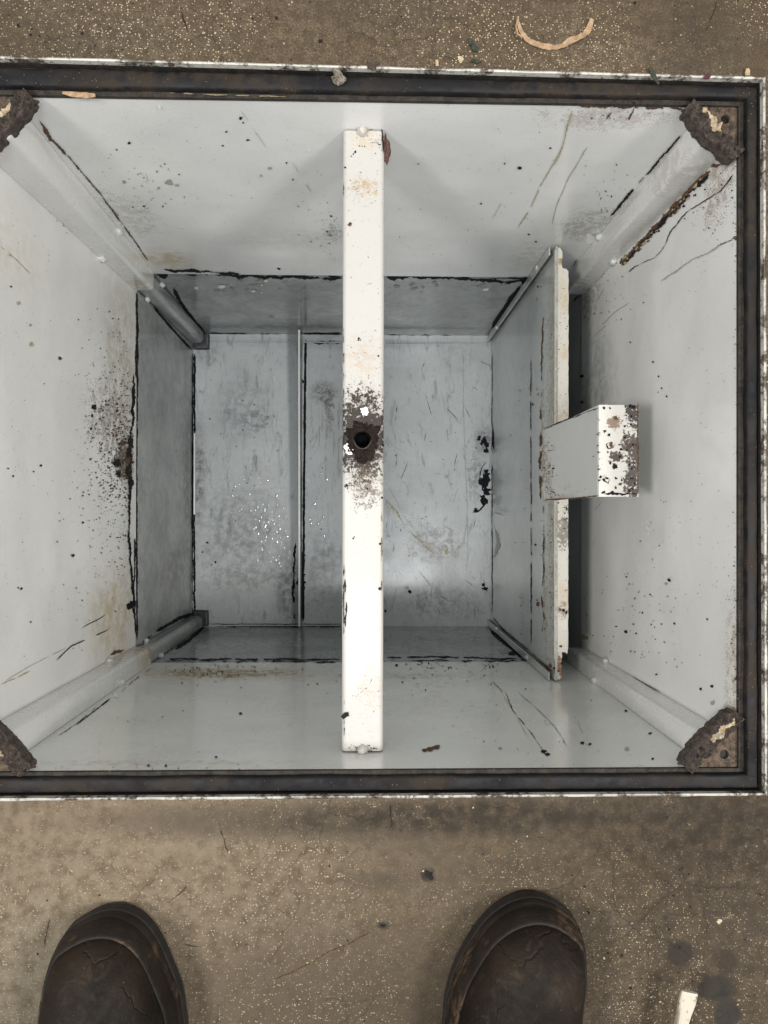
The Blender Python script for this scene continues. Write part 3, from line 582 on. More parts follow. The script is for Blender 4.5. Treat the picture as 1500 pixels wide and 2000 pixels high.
# ---- corner plates of the rim with holes and perished gasket lumps
m_plate = simple('rusty_plate', (.035, .024, .017), .8, .6, 130, .8, col2=(.125, .085, .055), bd=.0015)
m_gask = simple('perished_gasket', (.035, .028, .024), .85, .5, 240, 1., col2=(.105, .078, .062), bd=.003)
m_gaskp = simple('paint_on_gasket', (.62, .58, .48), .5, .3, 160, .5, col2=(.42, .31, .18))
def corner_plate(cx, cy, sx, sy, L, seed):
    bm = bmesh.new(); z = -.0155; t = .003; hx, hy, hrad = L*.21, L*.21, .0038
    # triangle with a round hole: fan of quads
    tri = [Vector((0, 0)), Vector((L, 0)), Vector((0, L))]; n = 30; o_, i_ = [], []
    for q in range(n):
        th = 2*math.pi*q/n; d = Vector((math.cos(th), math.sin(th))); best = 9
        if d.x < -1e-6: best = min(best, hx/-d.x)
        if d.y < -1e-6: best = min(best, hy/-d.y)
        if d.x+d.y > 1e-6: best = min(best, (L-hx-hy)/(d.x+d.y))
        best *= 1+.02*mn.noise(Vector((th*9, seed, 0)))
        o_.append((hx+d.x*best, hy+d.y*best)); i_.append((hx+d.x*hrad, hy+d.y*hrad))
    W = lambda p, zz: (cx+sx*p[0], cy+sy*p[1], zz)
    vo = [bm.verts.new(W(p, z)) for p in o_]; vi = [bm.verts.new(W(p, z)) for p in i_]; vl = [bm.verts.new(W(p, z-t)) for p in i_]; vb = [bm.verts.new(W(p, z-t)) for p in o_]
    for q in range(n):
        w = (q+1) % n; bm.faces.new((vo[q], vo[w], vi[w], vi[q])); bm.faces.new((vi[q], vi[w], vl[w], vl[q])); bm.faces.new((vl[q], vl[w], vb[w], vb[q])); bm.faces.new((vb[q], vb[w], vo[w], vo[q]))
    bmesh.ops.recalc_face_normals(bm, faces=bm.faces)
    pl = link('corner_plate', bm, m_plate, tank)
    # black disc added under the hole, standing in for the shade inside
    bm = bmesh.new(); r_ = bmesh.ops.create_cone(bm, cap_ends=True, segments=20, radius1=.0042, radius2=.0042, depth=.004)
    for v in bm.verts: v.co += Vector((cx+sx*hx, cy+sy*hy, z-.0047))
    link('hole_shade_disc', bm, M_nut_shade, pl)
    # lump along the diagonal
    bm = bmesh.new(); A = Vector((L*.86, .001)); B = Vector((.001, L*.86)); nu, nv = 110, 34; grid = []
    for i in range(nu+1):
        t = i/nu; base = A.lerp(B, t); inn = Vector((1, 1)).normalized(); row = []
        w0 = .0115*(.55+.75*math.sin(math.pi*min(1, max(0, t)))**.5)+.004*mn.noise(Vector((t*5, seed, 2)))+.003*mn.noise(Vector((t*13, seed, 4)))+.0012*mn.noise(Vector((t*45, seed, 6)))
        w1 = .006+.0035*mn.noise(Vector((t*23, seed, 3)))+.004*mn.noise(Vector((t*7, seed, 9)))
        for j in range(nv+1):
            s2 = j/nv; ed_ = abs(2*s2-1)**3; o0 = -.0075+.0150*s2; off = o0*(1-ed_)+(-w1 if s2 < .5 else w0*.55)*ed_; p = base+inn*off
            hgt = .0085*math.sin(math.pi*(.06+.88*s2))**.6*(1+.9*mn.noise(Vector((p.x*110, p.y*110, seed)))+.6*mn.noise(Vector((p.x*280, p.y*280, seed)))+.25*mn.noise(Vector((p.x*700, p.y*700, seed))))
            z_ = z+(.0 if j in (0, nv) else max(.0005, hgt)) - (.003 if j in (nv,) else 0)
            row.append(bm.verts.new(W(p, z_)))
        grid.append(row)
    for i in range(nu):
        for j in range(nv):
            f = bm.faces.new((grid[i][j], grid[i+1][j], grid[i+1][j+1], grid[i][j+1]))
            u = i/nu; v = j/nv
            u0, u1, vc, wd = {1: (.15, .62, .34, .13), 2: (.48, .92, .62, .09), 3: (.2, .7, .3, .16), 4: (.3, .8, .35, .15)}[seed]
            tt = (u-u0)/(u1-u0)
            if 0 < tt < 1:
                wv_ = wd*1.5*math.sin(math.pi*tt)**.5*(1+.6*mn.noise(Vector((u*7, seed, 1)))); cc_ = vc+.05*mn.noise(Vector((u*4, seed, 5)))
                if abs(v-cc_) < wv_: f.material_index = 1
    # underside
    low = [bm.verts.new(W(Vector((g.co.x*sx, g.co.y*sy))-Vector((cx*sx, cy*sy)), z-.007)) for g in [r_[0] for r_ in grid]]
    lo2 = [bm.verts.new((r_[-1].co.x, r_[-1].co.y, z-.009)) for r_ in grid]
    for i in range(nu):
        bm.faces.new((grid[i][nv], grid[i+1][nv], lo2[i+1], lo2[i]))
    bmesh.ops.recalc_face_normals(bm, faces=bm.faces)
    g = link('gasket_remnant', bm, [m_gask, m_gaskp], pl)
    return pl
corner_plate(XR, YB, -1, -1, .050, 1); corner_plate(XR, YF, -1, 1, .053, 2); corner_plate(XL, YB, 1, -1, .060, 3); corner_plate(XL, YF, 1, 1, .060, 4)

# ---- frame: shelf, upright leg, white top edge, rubber strips
OC = [(-.352, .3663), (.3262, .3587), (.3278, -.2276), (-.352, -.2276)]
IC = [(XL+.0006, YB-.0006), (XR-.0006, YB-.0006), (XR-.0006, YF+.0006), (XL+.0006, YF+.0006)]
m_fr = simple('grimy_frame_steel', (.012, .010, .009), .8, .6, 90, .8, col2=(.036, .028, .021), bd=.0015)
m_edge = NB('worn_white_edge'); n1 = m_edge.noise(45, 6, .7)[0]; n2 = m_edge.noise(300, 4, .7)[0]
ff = m_edge.rng(m_edge.math('ADD', m_edge.math('MULTIPLY', n1, .65), m_edge.math('MULTIPLY', n2, .35)), .47, .58)
m_edge.bump(n2, .6, .001); m_edge = m_edge.fin(m_edge.mix(ff, (.50, .49, .45), (.07, .055, .042)), .45)
def lerp2(a, b, t): return (a[0]+(b[0]-a[0])*t, a[1]+(b[1]-a[1])*t)
def ringstrip(bm, loopA, zA, loopB, zB, mi=0, segs=60, jit=0.):
    for i in range(4):
        a0, a1, b0, b1 = loopA[i], loopA[(i+1) % 4], loopB[i], loopB[(i+1) % 4]; pa = pb = None
        for q in range(segs+1):
            t = q/segs; A = lerp2(a0, a1, t); B = lerp2(b0, b1, t); j = jit*mn.noise(Vector((A[0]*60, A[1]*60, 5))) if 0 < q < segs else 0
            va = bm.verts.new((A[0]+j, A[1]+j, zA)); vb = bm.verts.new((B[0], B[1], zB))
            if pa: f = bm.faces.new((pa, va, vb, pb)); f.material_index = mi
            pa, pb = va, vb
def inset(L, d): 
    return [(L[0][0]+d, L[0][1]-d), (L[1][0]-d, L[1][1]-d), (L[2][0]-d, L[2][1]+d), (L[3][0]+d, L[3][1]+d)]
bm = bmesh.new(); e1 = inset(OC, .0017)
ringstrip(bm, e1, .0004, e1, -.0115); ringstrip(bm, e1, -.0115, IC, -.0125); ringstrip(bm, IC, -.0125, IC, -.0165)
link('angle_frame', bm, m_fr, tank)
bm = bmesh.new(); o1 = inset(OC, -.0002); o2 = inset(OC, .0008); o3 = inset(OC, .0018)
ringstrip(bm, o1, -.001, o1, .0012, jit=.0004); ringstrip(bm, o1, .0012, o2, .0020, jit=.0006); ringstrip(bm, o2, .0020, o3, .0014, jit=.0005); ringstrip(bm, o3, .0014, o3, -.004)
link('frame_edge', bm, m_edge, tank)
b = NB('black_rubber'); n1 = b.noise(55, 6, .7)[0]; n2 = b.noise(600, 3, .6)[0]; n3 = b.noise(9, 4, .6, dist=1)[0]
dust = b.math('MULTIPLY', b.rng(n3, .38, .6), b.rng(n1, .38, .6))
vv = b.voro(330); sp = b.math('MULTIPLY', b.rng(vv.outputs['Distance'], .16, .08), b.rng(n1, .5, .6))
c = b.mix(dust, (.005, .005, .007), (.026, .019, .013)); c = b.mix(sp, c, (.16, .13, .10))
b.bump(b.math('ADD', b.math('MULTIPLY', n1, .8), b.math('MULTIPLY', n2, .2)), .5, .0015); M_rub = b.fin(c, b.rng(n1, .35, .65, .55, .85), spec=.3)
def rubber(p0, p1, q0, q1, ext):
    """strip from end p (outer,inner) to end q (outer,inner)"""
    bm = bmesh.new(); prof = [(0, -.0118), (0, -.0064), (.03, -.0056), (.12, -.0052), (.35, -.0050), (.6, -.0050), (.85, -.0053), (.96, -.0060), (1.0, -.0075), (1.0, -.0118)]
    rows = []; N = 90
    for i in range(N+1):
        t = i/N; a = Vector(p0).lerp(Vector(q0), t); c_ = Vector(p1).lerp(Vector(q1), t); row = []
        for u, z in prof:
            p = a.lerp(c_, u); w = .0006*mn.noise(Vector((t*14, u, ext)))+.0003*mn.noise(Vector((t*60, u*3, ext)))
            row.append(bm.verts.new((p.x+w, p.y+w, z+w*.8)))
        rows.append(row)
    for i in range(N):
        for j in range(len(prof)-1): bm.faces.new((rows[i][j], rows[i][j+1], rows[i+1][j+1], rows[i+1][j]))
    bm.faces.new(rows[0]); bm.faces.new(rows[-1][::-1]); bmesh.ops.recalc_face_normals(bm, faces=bm.faces)
    o = link('rubber_seal', bm, M_rub, tank, smooth=True); md = o.modifiers.new('e', 'EDGE_SPLIT'); md.split_angle = 1.
yT0, yT1, yBm = .3585, .3525, -.2205
rubber((-.345, .3615), (-.345, .3462), (.3225, .3545), (.3225, .3455), 1)
rubber((-.345, -.2238), (-.345, -.2128), (.3225, -.2240), (.3225, -.2132), 2)
rubber((.3232, .3455), (.3146, .3455), (.3232, -.2140), (.3146, -.2140), 3)
rubber((-.3485, .3475), (-.3330, .3475), (-.3485, -.2140), (-.3330, -.2140), 4)

# ------------------------------------------------------------------ baffle plate (slides in guides)
BX = .2405; BT = -.348
baf = bpy.data.objects.new('baffle_plate', None); COL.objects.link(baf); baf.location = (0, 0, 0)
tag(baf, 'pale baffle plate with rust-stained folded top edge standing upright in the pit', 'baffle')
m_bf = paint('paint_baffle', (.50, .54, .54), [
    ((BX, .07, -.36), (.03, .40, .045), (.33, .30, .23), .9, 'soft', 45), ((BX, .07, -.355), (.03, .42, .05), (.22, .19, .14), .65, 'dis', 60),
    ((BX, .12, -.415), (.03, .10, .02), (.28, .17, .08), .5, 'dis', 80), ((BX, -.12, -.40), (.03, .12, .02), (.28, .17, .08), .5, 'dis', 80),
    ((BX, .1, -.80), (.03, .3, .08), (.22, .25, .25), .4, 'soft', 40)], film=((.26, .29, .29), .45))
bm = bmesh.new(); box(bm, BX, BX+.003, YF+.0015, YB-.0015, ZF+.003, BT+.001)
bmesh.ops.recalc_face_normals(bm, faces=bm.faces)
k = Marks(bm, 'x', BX, -1)
k.line([(1037, 700), (1036, 800), (1037, 1000), (1037, 1260)], 1.2, D_, 1, .4, .15); k.line([(1038, 1075), (1037, 1180)], 2, D_, 1, 1, .3)
k.line([(1062, 600), (1057, 680), (1058, 760), (1056, 830)], 2, R_, 1, 1.6, .35); k.line([(1060, 985), (1062, 1080), (1058, 1160), (1062, 1250)], 2, R_, 1, 1.8, .35)
k.splat(1070, 700, 9, 110, 240, (T_, R_, T_), .5, 1.5, (1054, 500, 1082, 838)); k.splat(1070, 1120, 9, 90, 240, (T_, R_, D_), .5, 1.6, (1054, 985, 1082, 1310))
for a in ((1050, 1180, 5, R_), (1049, 1172, 3, D_), (1046, 1064, 4, D_), (1050, 770, 4, G_), (1040, 790, 3, D_), (1048, 760, 3, G_), (1048, 585, 4, T_), (1050, 560, 3, R_), (1074, 1300, 5, R_), (1082, 1305, 4, D_)): k.spot(*a, asp=.6)
k.splat(1000, 900, 20, 160, 90, (G_, D_), .5, 1.3, (965, 690, 1034, 1200)); k.line([(965, 1030), (972, 1060), (966, 1090)], 5, G_, 1, 2); k.line([(962, 1005), (968, 1000), (985, 1006)], 2, G_, 1, 1)
k.line([(961, 690), (961, 850), (961, 1000), (961, 1200)], 1.8, O_, 1, .5, .1); k.line([(962, 830), (964, 880)], 4, O_, 1, 1)
for i in range(12): k.line([(1012+random.random()*10, 1160+i*7), (1022, 1162+i*7)], 2.4, O_, 1, 1.4)
k.line([(962, 1205), (985, 1232), (1035, 1272)], 2.4, O_, 1, .8); k.line([(1036, 1274), (1060, 1295), (1080, 1312)], 3, R_, 1, .8)
link('sheet', bm, [m_bf]+SL, baf)
# folded top flange, notched at both ends
m_fl2 = paint('paint_flange', (.60, .58, .52), [
    (px_(1098, 510, 'z', BT), (.02, .006, .01), (.35, .16, .04), .9, 'dis', 100), (px_(1100, 580, 'z', BT), (.012, .03, .01), (.50, .38, .22), .6, 'soft', 80),
    (px_(1102, 690, 'z', BT), (.010, .012, .01), (.55, .36, .2), .7, 'soft', 80), (px_(1098, 1170, 'z', BT), (.02, .03, .01), (.50, .35, .18), .6, 'soft', 80),
    (px_(1100, 1040, 'z', BT), (.012, .03, .01), (.12, .09, .07), .7, 'dis2', 100), (px_(1092, 1300, 'z', BT), (.012, .02, .01), (.2, .09, .04), .9, 'dis2', 100),
    (px_(1100, 820, 'z', BT), (.012, .03, .01), (.5, .38, .25), .6, 'dis', 90), (px_(1100, 1190, 'z', BT), (.012, .02, .01), (.12, .09, .07), .6, 'dis', 90)], rough=.45, coat=.05, speck=.5, cdark=.95)
bm = bmesh.new(); xf = pix(1110, 900, 'z', BT).x; xn = pix(1098, 500, 'z', BT).x; x0 = BX-.0005
yn1, yn0 = pix(1100, 524, 'z', BT).y, pix(1100, 1274, 'z', BT).y; ye1, ye0 = YB-.003, YF+.003
outline = [(x0, ye0), (xn-.003, ye0), (xn, ye0+.003)]
def jagline(p, q, n, a):
    return [(p[0]+(q[0]-p[0])*i/n+random.uniform(-a, a), p[1]+(q[1]-p[1])*i/n+random.uniform(-a, a)) for i in range(1, n)]
outline += jagline((xn, ye0+.003), (xn, yn0), 7, .0006)+[(xn, yn0), (xf-.001, yn0+.0005), (xf, yn0+.0035)]+jagline((xf, yn0+.0035), (xf, yn1-.004), 90, .0003)+[(xf, yn1-.004), (xf-.003, yn1-.0005), (xn+.001, yn1), (xn, yn1+.002)]
outline += jagline((xn, yn1+.002), (xn, ye1-.004), 6, .0007)+[(xn, ye1-.004), (xn-.003, ye1), (x0+.003, ye1), (x0, ye1-.003)]
prism(bm, [(x, y, BT-.0025) for x, y in outline], [(x, y, BT) for x, y in outline]); bmesh.ops.recalc_face_normals(bm, faces=bm.faces)
k = Marks(bm, 'z', BT, 1)
k.splat(1098, 800, 7, 200, 160, (T_, D_, R_), .5, 1.5, (1085, 530, 1108, 1270)); k.splat(1106, 1010, 4, 25, 60, (D_, R_), .7, 2.4, (1088, 980, 1110, 1080)); k.splat(1106, 900, 3, 250, 60, (D_, T_), .5, 1.5, (1098, 530, 1110, 1270))
for a in ((1100, 1192, 4.5, D_), (1106, 1196, 4, D_), (1094, 1190, 3, R_), (1085, 808, 3, D_), (1102, 674, 2.6, G_), (1091, 982, 2.4, D_), (1090, 1000, 2.2, D_), (1095, 1262, 3, R_), (1100, 1285, 4, D_), (1097, 1296, 3, D_), (1090, 1310, 4, R_)): k.spot(*a)
fl = link('top_flange', bm, [m_fl2]+SL, baf)
# lifting handle: plate welded to the sheet and folded away at the top
HT = -.16; hx = BX-.0022
hy1, hy0 = pix(1172, 795, 'x', hx).y+.003, pix(1172, 970, 'x', hx).y
hxe = pix(1247, 880, 'z', HT).x; hzb = -.4195
m_h = paint('paint_handle', (.60, .61, .60), [
    ((hx, .07, -.40), (.02, .06, .035), (.34, .29, .21), .8, 'dis', 60), ((hx, .07, -.41), (.02, .07, .02), (.30, .2, .11), .6, 'soft', 60),
    ((hx, .022, -.33), (.02, .004, .1), (.35, .22, .12), .8, 'soft', 60), ((hx, .05, -.375), (.02, .06, .03), (.33, .28, .2), .6, 'dis', 60)], rough=.35)
m_ht = paint('paint_handle_top', (.62, .60, .56), [
    (px_(1243, 900, 'z', HT), (.017, .060, .01), (.085, .070, .062), 1., 'dis2', 60), (px_(1238, 800, 'z', HT), (.013, .016, .01), (.06, .05, .045), 1., 'dis2', 60),
    (px_(1205, 893, 'z', HT), (.012, .008, .01), (.07, .055, .045), 1., 'dis2', 90), (px_(1230, 945, 'z', HT), (.010, .018, .01), (.07, .055, .045), 1., 'dis2', 80),
    (px_(1200, 825, 'z', HT), (.012, .010, .01), (.2, .13, .08), .9, 'dis2', 110), (px_(1222, 868, 'z', HT), (.008, .014, .01), (.07, .055, .045), .9, 'dis2', 80)], rough=.4, speck=.6, cdark=.97)
bm = bmesh.new(); th = .0024
prof = [(hx, hzb), (hx, HT-.003), (hx+.0008, HT-.0008), (hx+.003, HT), (hxe, HT), (hxe, HT-th), (hx+th+.001, HT-th), (hx+th, HT-th-.001), (hx+th, hzb)]
prism(bm, [(x, hy0, z) for x, z in prof], [(x, hy1, z) for x, z in prof]); bmesh.ops.recalc_face_normals(bm, faces=bm.faces)
for f in bm.faces:
    f.material_index = 7 if f.calc_center_median().z > HT-.0029 and abs(f.normal.y) < .5 else 0
k = Marks(bm, 'z', HT, 1)
for i in range(45):
    x = 1243-abs(random.gauss(0, 18)); y = random.uniform(789, 961)
    if x > 1176: k.spot(x, y, random.uniform(.8, 3.6), random.choice((D_, D_, R_)), random.uniform(.8, 1.5), random.random()*3)
for a in ((1180, 797, 4, D_), (1181, 842, 4, D_), (1202, 815, 5, R_), (1187, 883, 3, D_), (1180, 938, 5, D_), (1186, 934, 5, D_), (1203, 934, 4, D_), (1212, 946, 4, R_), (1220, 832, 3, D_), (1178, 962, 5, D_), (1196, 962, 4, D_), (1237, 795, 6, D_), (1230, 792, 5, D_), (1193, 868, 5, R_), (1190, 850, 4, D_), (1200, 910, 7, D_), (1192, 905, 4, D_)): k.spot(*a, jag=.5)
k.line([(1190, 864), (1184, 868), (1188, 876), (1198, 874), (1203, 866)], 2, D_, 1, .8); k.line([(1184, 930), (1180, 938), (1188, 944), (1192, 934)], 1.6, D_, 1, .5)
k.line([(1180, 965), (1210, 964), (1246, 964)], 4, D_, 1, 1, .1); k.line([(1246, 784), (1246, 964)], 2, R_, 1, .5)
k2 = Marks(bm, 'x', hx, -1)
k2.line([(1060, 977), (1120, 973), (1170, 968)], 2.4, R_, 1, .8); k2.line([(1060, 838), (1110, 818), (1170, 796)], 1.6, D_, 1, .4, .1); k2.line([(1056, 845), (1054, 900), (1056, 975)], 4, R_, 1, 1.3, .1)
k2.splat(1068, 920, 10, 40, 200, (T_, R_, D_), .5, 1.5, (1054, 840, 1120, 976)); k2.splat(1100, 960, 40, 10, 60, (T_, R_), .5, 1.3, (1060, 850, 1165, 972)); k2.splat(1168, 860, 3, 60, 26, (D_, R_), .7, 2.2, (1150, 800, 1172, 968))
k2.spot(1173, 932, 4, D_); k2.spot(1170, 938, 3, D_); k2.spot(1080, 915, 3, D_)
k2.splat(1078, 965, 5, 5, 12, D_, .7, 2)
hd = link('handle', bm, [m_h]+SL+[m_ht], baf)
# guide rails in the corners holding the plate (part of the tank)
m_rail = paint('paint_rail', (.50, .51, .50), film=((.12, .13, .13), .5))
for yy, sg in ((YB, -1), (YF, 1)):
    bm = bmesh.new()
    for dx in (-.0075, .0052):
        ys = sorted((yy+sg*.0006, yy+sg*.011)); box(bm, BX+dx, BX+dx+.0022, ys[0], ys[1], ZF+.004, BT-.004)
    gr = link('guide_rail', bm, m_rail, tank, bevel=.0006)
    weld(BX-.0065, yy+sg*.006, ZM+.06 if sg < 0 else ZM-.0, gr, .0035, seed=yy*9); weld(BX-.0065, yy+sg*.009, ZM-.26, gr, .003, seed=yy*5)

# ------------------------------------------------------------------ concrete floor
b = NB('old_concrete')
v1 = b.noise(3.2, 5, .6)[0]; v2 = b.noise(16, 6, .65, dist=.5)[0]; v3 = b.noise(120, 6, .75)[0]; v4 = b.noise(650, 4, .75)[0]
c = b.mix(b.rng(v1, .3, .7), (.062, .044, .025), (.142, .109, .071))
c = b.mix(b.math('MULTIPLY', b.rng(v2, .40, .72), .28), c, (.215, .185, .145)); c = b.mix(b.math('MULTIPLY', b.rng(b.noise(10, 5, .7, stretch=(.35, 1.6, 1), off=(3, 1, 0))[0], .52, .7), .55), c, (.085, .073, .060))
c = b.mix(b.math('MULTIPLY', b.rng(v3, .43, .57), .7), c, (.056, .043, .030)); c = b.mix(b.math('MULTIPLY', b.rng(v4, .46, .56), .75), c, (.040, .031, .023))
patch = b.rng(b.noise(7, 4, .6, off=(7, 7, 0))[0], .36, .6)
g1 = b.voro(520); grain = b.math('MULTIPLY', b.rng(g1.outputs['Distance'], .30, .2), b.rng(g1.outputs['Color'], .44, .56))
c = b.mix(b.math('MULTIPLY', b.math('MULTIPLY', grain, patch), .9), c, (.52, .45, .34))
g2 = b.voro(160); grit = b.math('MULTIPLY', b.rng(g2.outputs['Distance'], .15, .09), b.rng(g2.outputs['Color'], .58, .64)); c = b.mix(b.math('MULTIPLY', grit, .7), c, (.42, .37, .29))
g3 = b.voro(95); g3.inputs['Randomness'].default_value = 1; pit = b.math('MULTIPLY', b.rng(g3.outputs['Distance'], .13, .07), b.rng(g3.outputs['Color'], .60, .66)); c = b.mix(b.math('MULTIPLY', pit, .8), c, (.030, .026, .023))
smg = b.rng(b.noise(9, 6, .7, stretch=(.5, 1.3, 1), off=(2, 5, 0), dist=.6)[0], .50, .66); c = b.mix(b.math('MULTIPLY', smg, .45), c, (.058, .044, .032))
sm2 = b.rng(b.noise(26, 5, .7, stretch=(.7, 1.2, 1), off=(8, 5, 0))[0], .54, .68); c = b.mix(b.math('MULTIPLY', sm2, .2), c, (.06, .05, .04))
# fine cracks
wv = b.vmath('ADD', b.P, b.vmath('MULTIPLY', b.noise(40, 4, .7)[1], (.022, .022, 0)))
cr = b.voro(27, 'DISTANCE_TO_EDGE', wv); crack = b.math('MULTIPLY', b.rng(cr.outputs['Distance'], .014, .003), b.rng(b.noise(11, 3, .6, off=(1, 6, 0))[0], .5, .58))
c = b.mix(b.math('MULTIPLY', crack, .28), c, (.03, .026, .022))
fp = lambda x, y: px_(x, y, 'z', 0)
st = [((1328, 1862), (.010, .0095), (.045, .04, .038), .85), ((1400, 1930), (.014, .010), (.04, .042, .043), .85), ((1420, 1980), (.010, .012), (.05, .052, .056), .8), ((1280, 1815), (.020, .014), (.06, .055, .045), .5), ((836, 1708), (.0055, .0055), (.02, .018, .018), .95),
      ((1418, 1878), (.008, .009), (.07, .045, .035), .7), ((748, 1808), (.004, .003), (.02, .022, .022), .9), ((1360, 90), (.035, .06), (.075, .068, .056), .5), ((120, 70), (.1, .03), (.09, .078, .06), .4), ((790, 30), (.06, .02), (.07, .06, .05), .4), ((1390, 1640), (.05, .03), (.055, .045, .036), .45),
      ((770, 1640), (.05, .012), (.07, .06, .05), .5), ((560, 1620), (.08, .012), (.08, .07, .058), .4), ((430, 1720), (.30, .20), (.20, .165, .125), .5), ((1230, 1660), (.22, .16), (.06, .048, .036), .55), ((740, 1720), (.03, .008), (.06, .055, .045), .5), ((640, 1600), (.16, .014), (.045, .038, .03), .7), ((930, 1592), (.10, .012), (.045, .038, .03), .7), ((300, 1600), (.06, .012), (.06, .05, .04), .5), ((1480, 1900), (.06, .12), (.09, .075, .06), .5), ((60, 1700), (.20, .15), (.20, .165, .125), .5), ((1450, 1620), (.12, .05), (.05, .038, .028), .6), ((1000, 1600), (.3, .015), (.06, .05, .04), .5), ((90, 1950), (.05, .08), (.2, .2, .165), .4), ((700, 1950), (.2, .06), (.09, .075, .06), .5)]  # small oil stains; broad pale left and dark right blobs paint lamp falloff
for (p, rr, sc, s_) in st:
    if sum(sc) < .3: sc = tuple(x*.42 for x in sc); s_ = min(1, s_*1.15)
    m = b.math('MULTIPLY', b.stain(fp(*p), (rr[0]*1.35, rr[1]*1.35, .5), 'solid' if rr[0] < .015 else 'soft', 130 if rr[0] < .02 else 50, .3), s_, True); c = b.mix(m, c, sc)
hgt = b.math('ADD', b.math('MULTIPLY', v3, .8), b.math('MULTIPLY', v4, .55)); hgt = b.math('SUBTRACT', hgt, b.math('MULTIPLY', crack, .6)); hgt = b.math('SUBTRACT', hgt, b.math('MULTIPLY', pit, .6))
b.bump(hgt, .8, .0014); M_conc = b.fin(b.mix(1., c, (1.17, 1.13, 1.06), 'MULTIPLY'), b.rng(v3, .3, .7, .62, .9), spec=.2)
bm = bmesh.new(); hole = inset(OC, -.0002); R0 = 2.5; far = [(-R0, R0), (R0, R0), (R0, -R0), (-R0, -R0)]
vh = [bm.verts.new((*p, 0)) for p in hole]; vf = [bm.verts.new((*p, 0)) for p in far]; vd = [bm.verts.new((*p, -.25)) for p in hole]
for i in range(4):
    j = (i+1) % 4; bm.faces.new((vh[i], vf[i], vf[j], vh[j])); bm.faces.new((vh[j], vd[j], vd[i], vh[i]))
bmesh.ops.recalc_face_normals(bm, faces=bm.faces)
for f in bm.faces:
    if abs(f.normal.z) > .5 and f.normal.z < 0: f.normal_flip()
k = Marks(bm, 'z', 0, 1)
for pts in ([(290, 1790), (300, 1820)],): pass
k.line([(355, 20), (360, 40), (368, 62)], 2, 1, 1, 1.5); k.line([(100, 1775), (96, 1800), (88, 1835), (86, 1858)], .9, 1, 1, 1.2, .2); k.line([(332, 1760), (352, 1745), (368, 1728)], 1, 1, 1, 1, .1)
k.line([(395, 1850), (360, 1845)], 1, 1, 1, 1); k.line([(535, 1915), (600, 1885), (640, 1862), (690, 1840), (738, 1812)], 1.6, 4, 1, 1, .15); k.line([(430, 1618), (438, 1645), (446, 1670)], 1.2, 1, 1, 2, .2); k.line([(700, 1755), (712, 1742)], 1.4, 1)
k.line([(760, 1570), (765, 1610), (750, 1640)], 1.3, 1, 1, 2, .2); k.line([(1380, 60), (1395, 20), (1400, 0)], 1.4, 1, 1, 1.5, .2)
for a in ((73, 1863, 3, 1), (92, 1759, 2.6, 1), (1150, 1782, 4, 1), (1188, 1862, 2.6, 1), (1215, 1866, 3, 1), (1348, 1772, 3, 1), (1307, 1816, 3, 1), (35, 50, 5, 1), (60, 68, 4, 1), (160, 65, 4, 1), (540, 35, 5, 1), (626, 80, 6, 1), (492, 36, 3, 1), (1240, 5, 5, 1), (1316, 1750, 3, 1), (1142, 1732, 3, 1), (1232, 1930, 4, 1),
          (640, 1712, 2, 3), (900, 115, 7, 5), (1180, 1872, 4, 3), (1405, 1800, 5, 5), (900, 119, 4, 5), (1272, 1948, 3, 3), (1290, 1957, 3, 3), (1441, 1962, 2.4, 3), (1190, 1968, 2.6, 3)): k.spot(a[0], a[1], a[2], a[3])
for i in range(130): k.spot(random.uniform(0, 1500), random.choice((random.uniform(0, 105), random.uniform(1575, 2000))), random.uniform(.7, 2.2), random.choice((1, 1, 3)), 1.3, random.random()*3)
k.spot(836, 1707, 9, 1, 1.1, .4, .45); k.spot(841, 1714, 7, 1); k.splat(748, 1808, 2.5, 1.6, 26, 1, .8, 2)
fo = link('floor', bm, [M_conc, M_dark, M_grey, simple('pale_aggregate', (.36, .32, .26), .7, .15, 300), M_rust, M_tan])
tag(fo, 'worn brownish grey concrete floor with pale aggregate', 'floor', kind='structure')

# ------------------------------------------------------------------ work boots
b = NB('boot_leather'); n1 = b.noise(22, 6, .65)[0]; n2 = b.noise(140, 5, .7)[0]; n3 = b.noise(55, 5, .7, dist=1.5, off=(3, 3, 3))[0]
c = b.mix(b.rng(n1, .35, .7), (.006, .0045, .0035), (.021, .0135, .0085)); c = b.mix(b.math('MULTIPLY', b.rng(n3, .52, .70), .55), c, (.042, .030, .020))
v = b.voro(260); c = b.mix(b.math('MULTIPLY', b.rng(v.outputs['Distance'], .12, .06), b.rng(n2, .55, .65)), c, (.22, .18, .13))
cr = b.voro(24, 'DISTANCE_TO_EDGE', b.vmath('ADD', b.P, b.vmath('MULTIPLY', b.noise(30, 3, .6)[1], (.03, .03, .03)))); ck = b.math('MULTIPLY', b.rng(cr.outputs['Distance'], .03, .004), b.rng(b.noise(14, 2, .5)[0], .48, .56))
b.bump(b.math('SUBTRACT', b.math('ADD', b.math('MULTIPLY', n1, .7), b.math('MULTIPLY', n2, .35)), b.math('MULTIPLY', ck, .28)), .6, .004); M_lea = b.fin(c, b.rng(n2, .3, .7, .55, .8), spec=.2)
b = NB('boot_rubber_rand'); n1 = b.noise(30, 6, .65)[0]; n2 = b.noise(150, 5, .7, stretch=(1, 1, 2.5))[0]; n3 = b.noise(18, 4, .6, off=(5, 5, 5))[0]
c = b.mix(b.rng(n1, .35, .7), (.008, .006, .005), (.022, .016, .012)); c = b.mix(b.math('MULTIPLY', b.math('MULTIPLY', b.rng(n3, .53, .62), b.rng(n2, .4, .6)), .6), c, (.13, .08, .045))
b.bump(n2, .5, .002); M_rand = b.fin(c, .6, spec=.3)
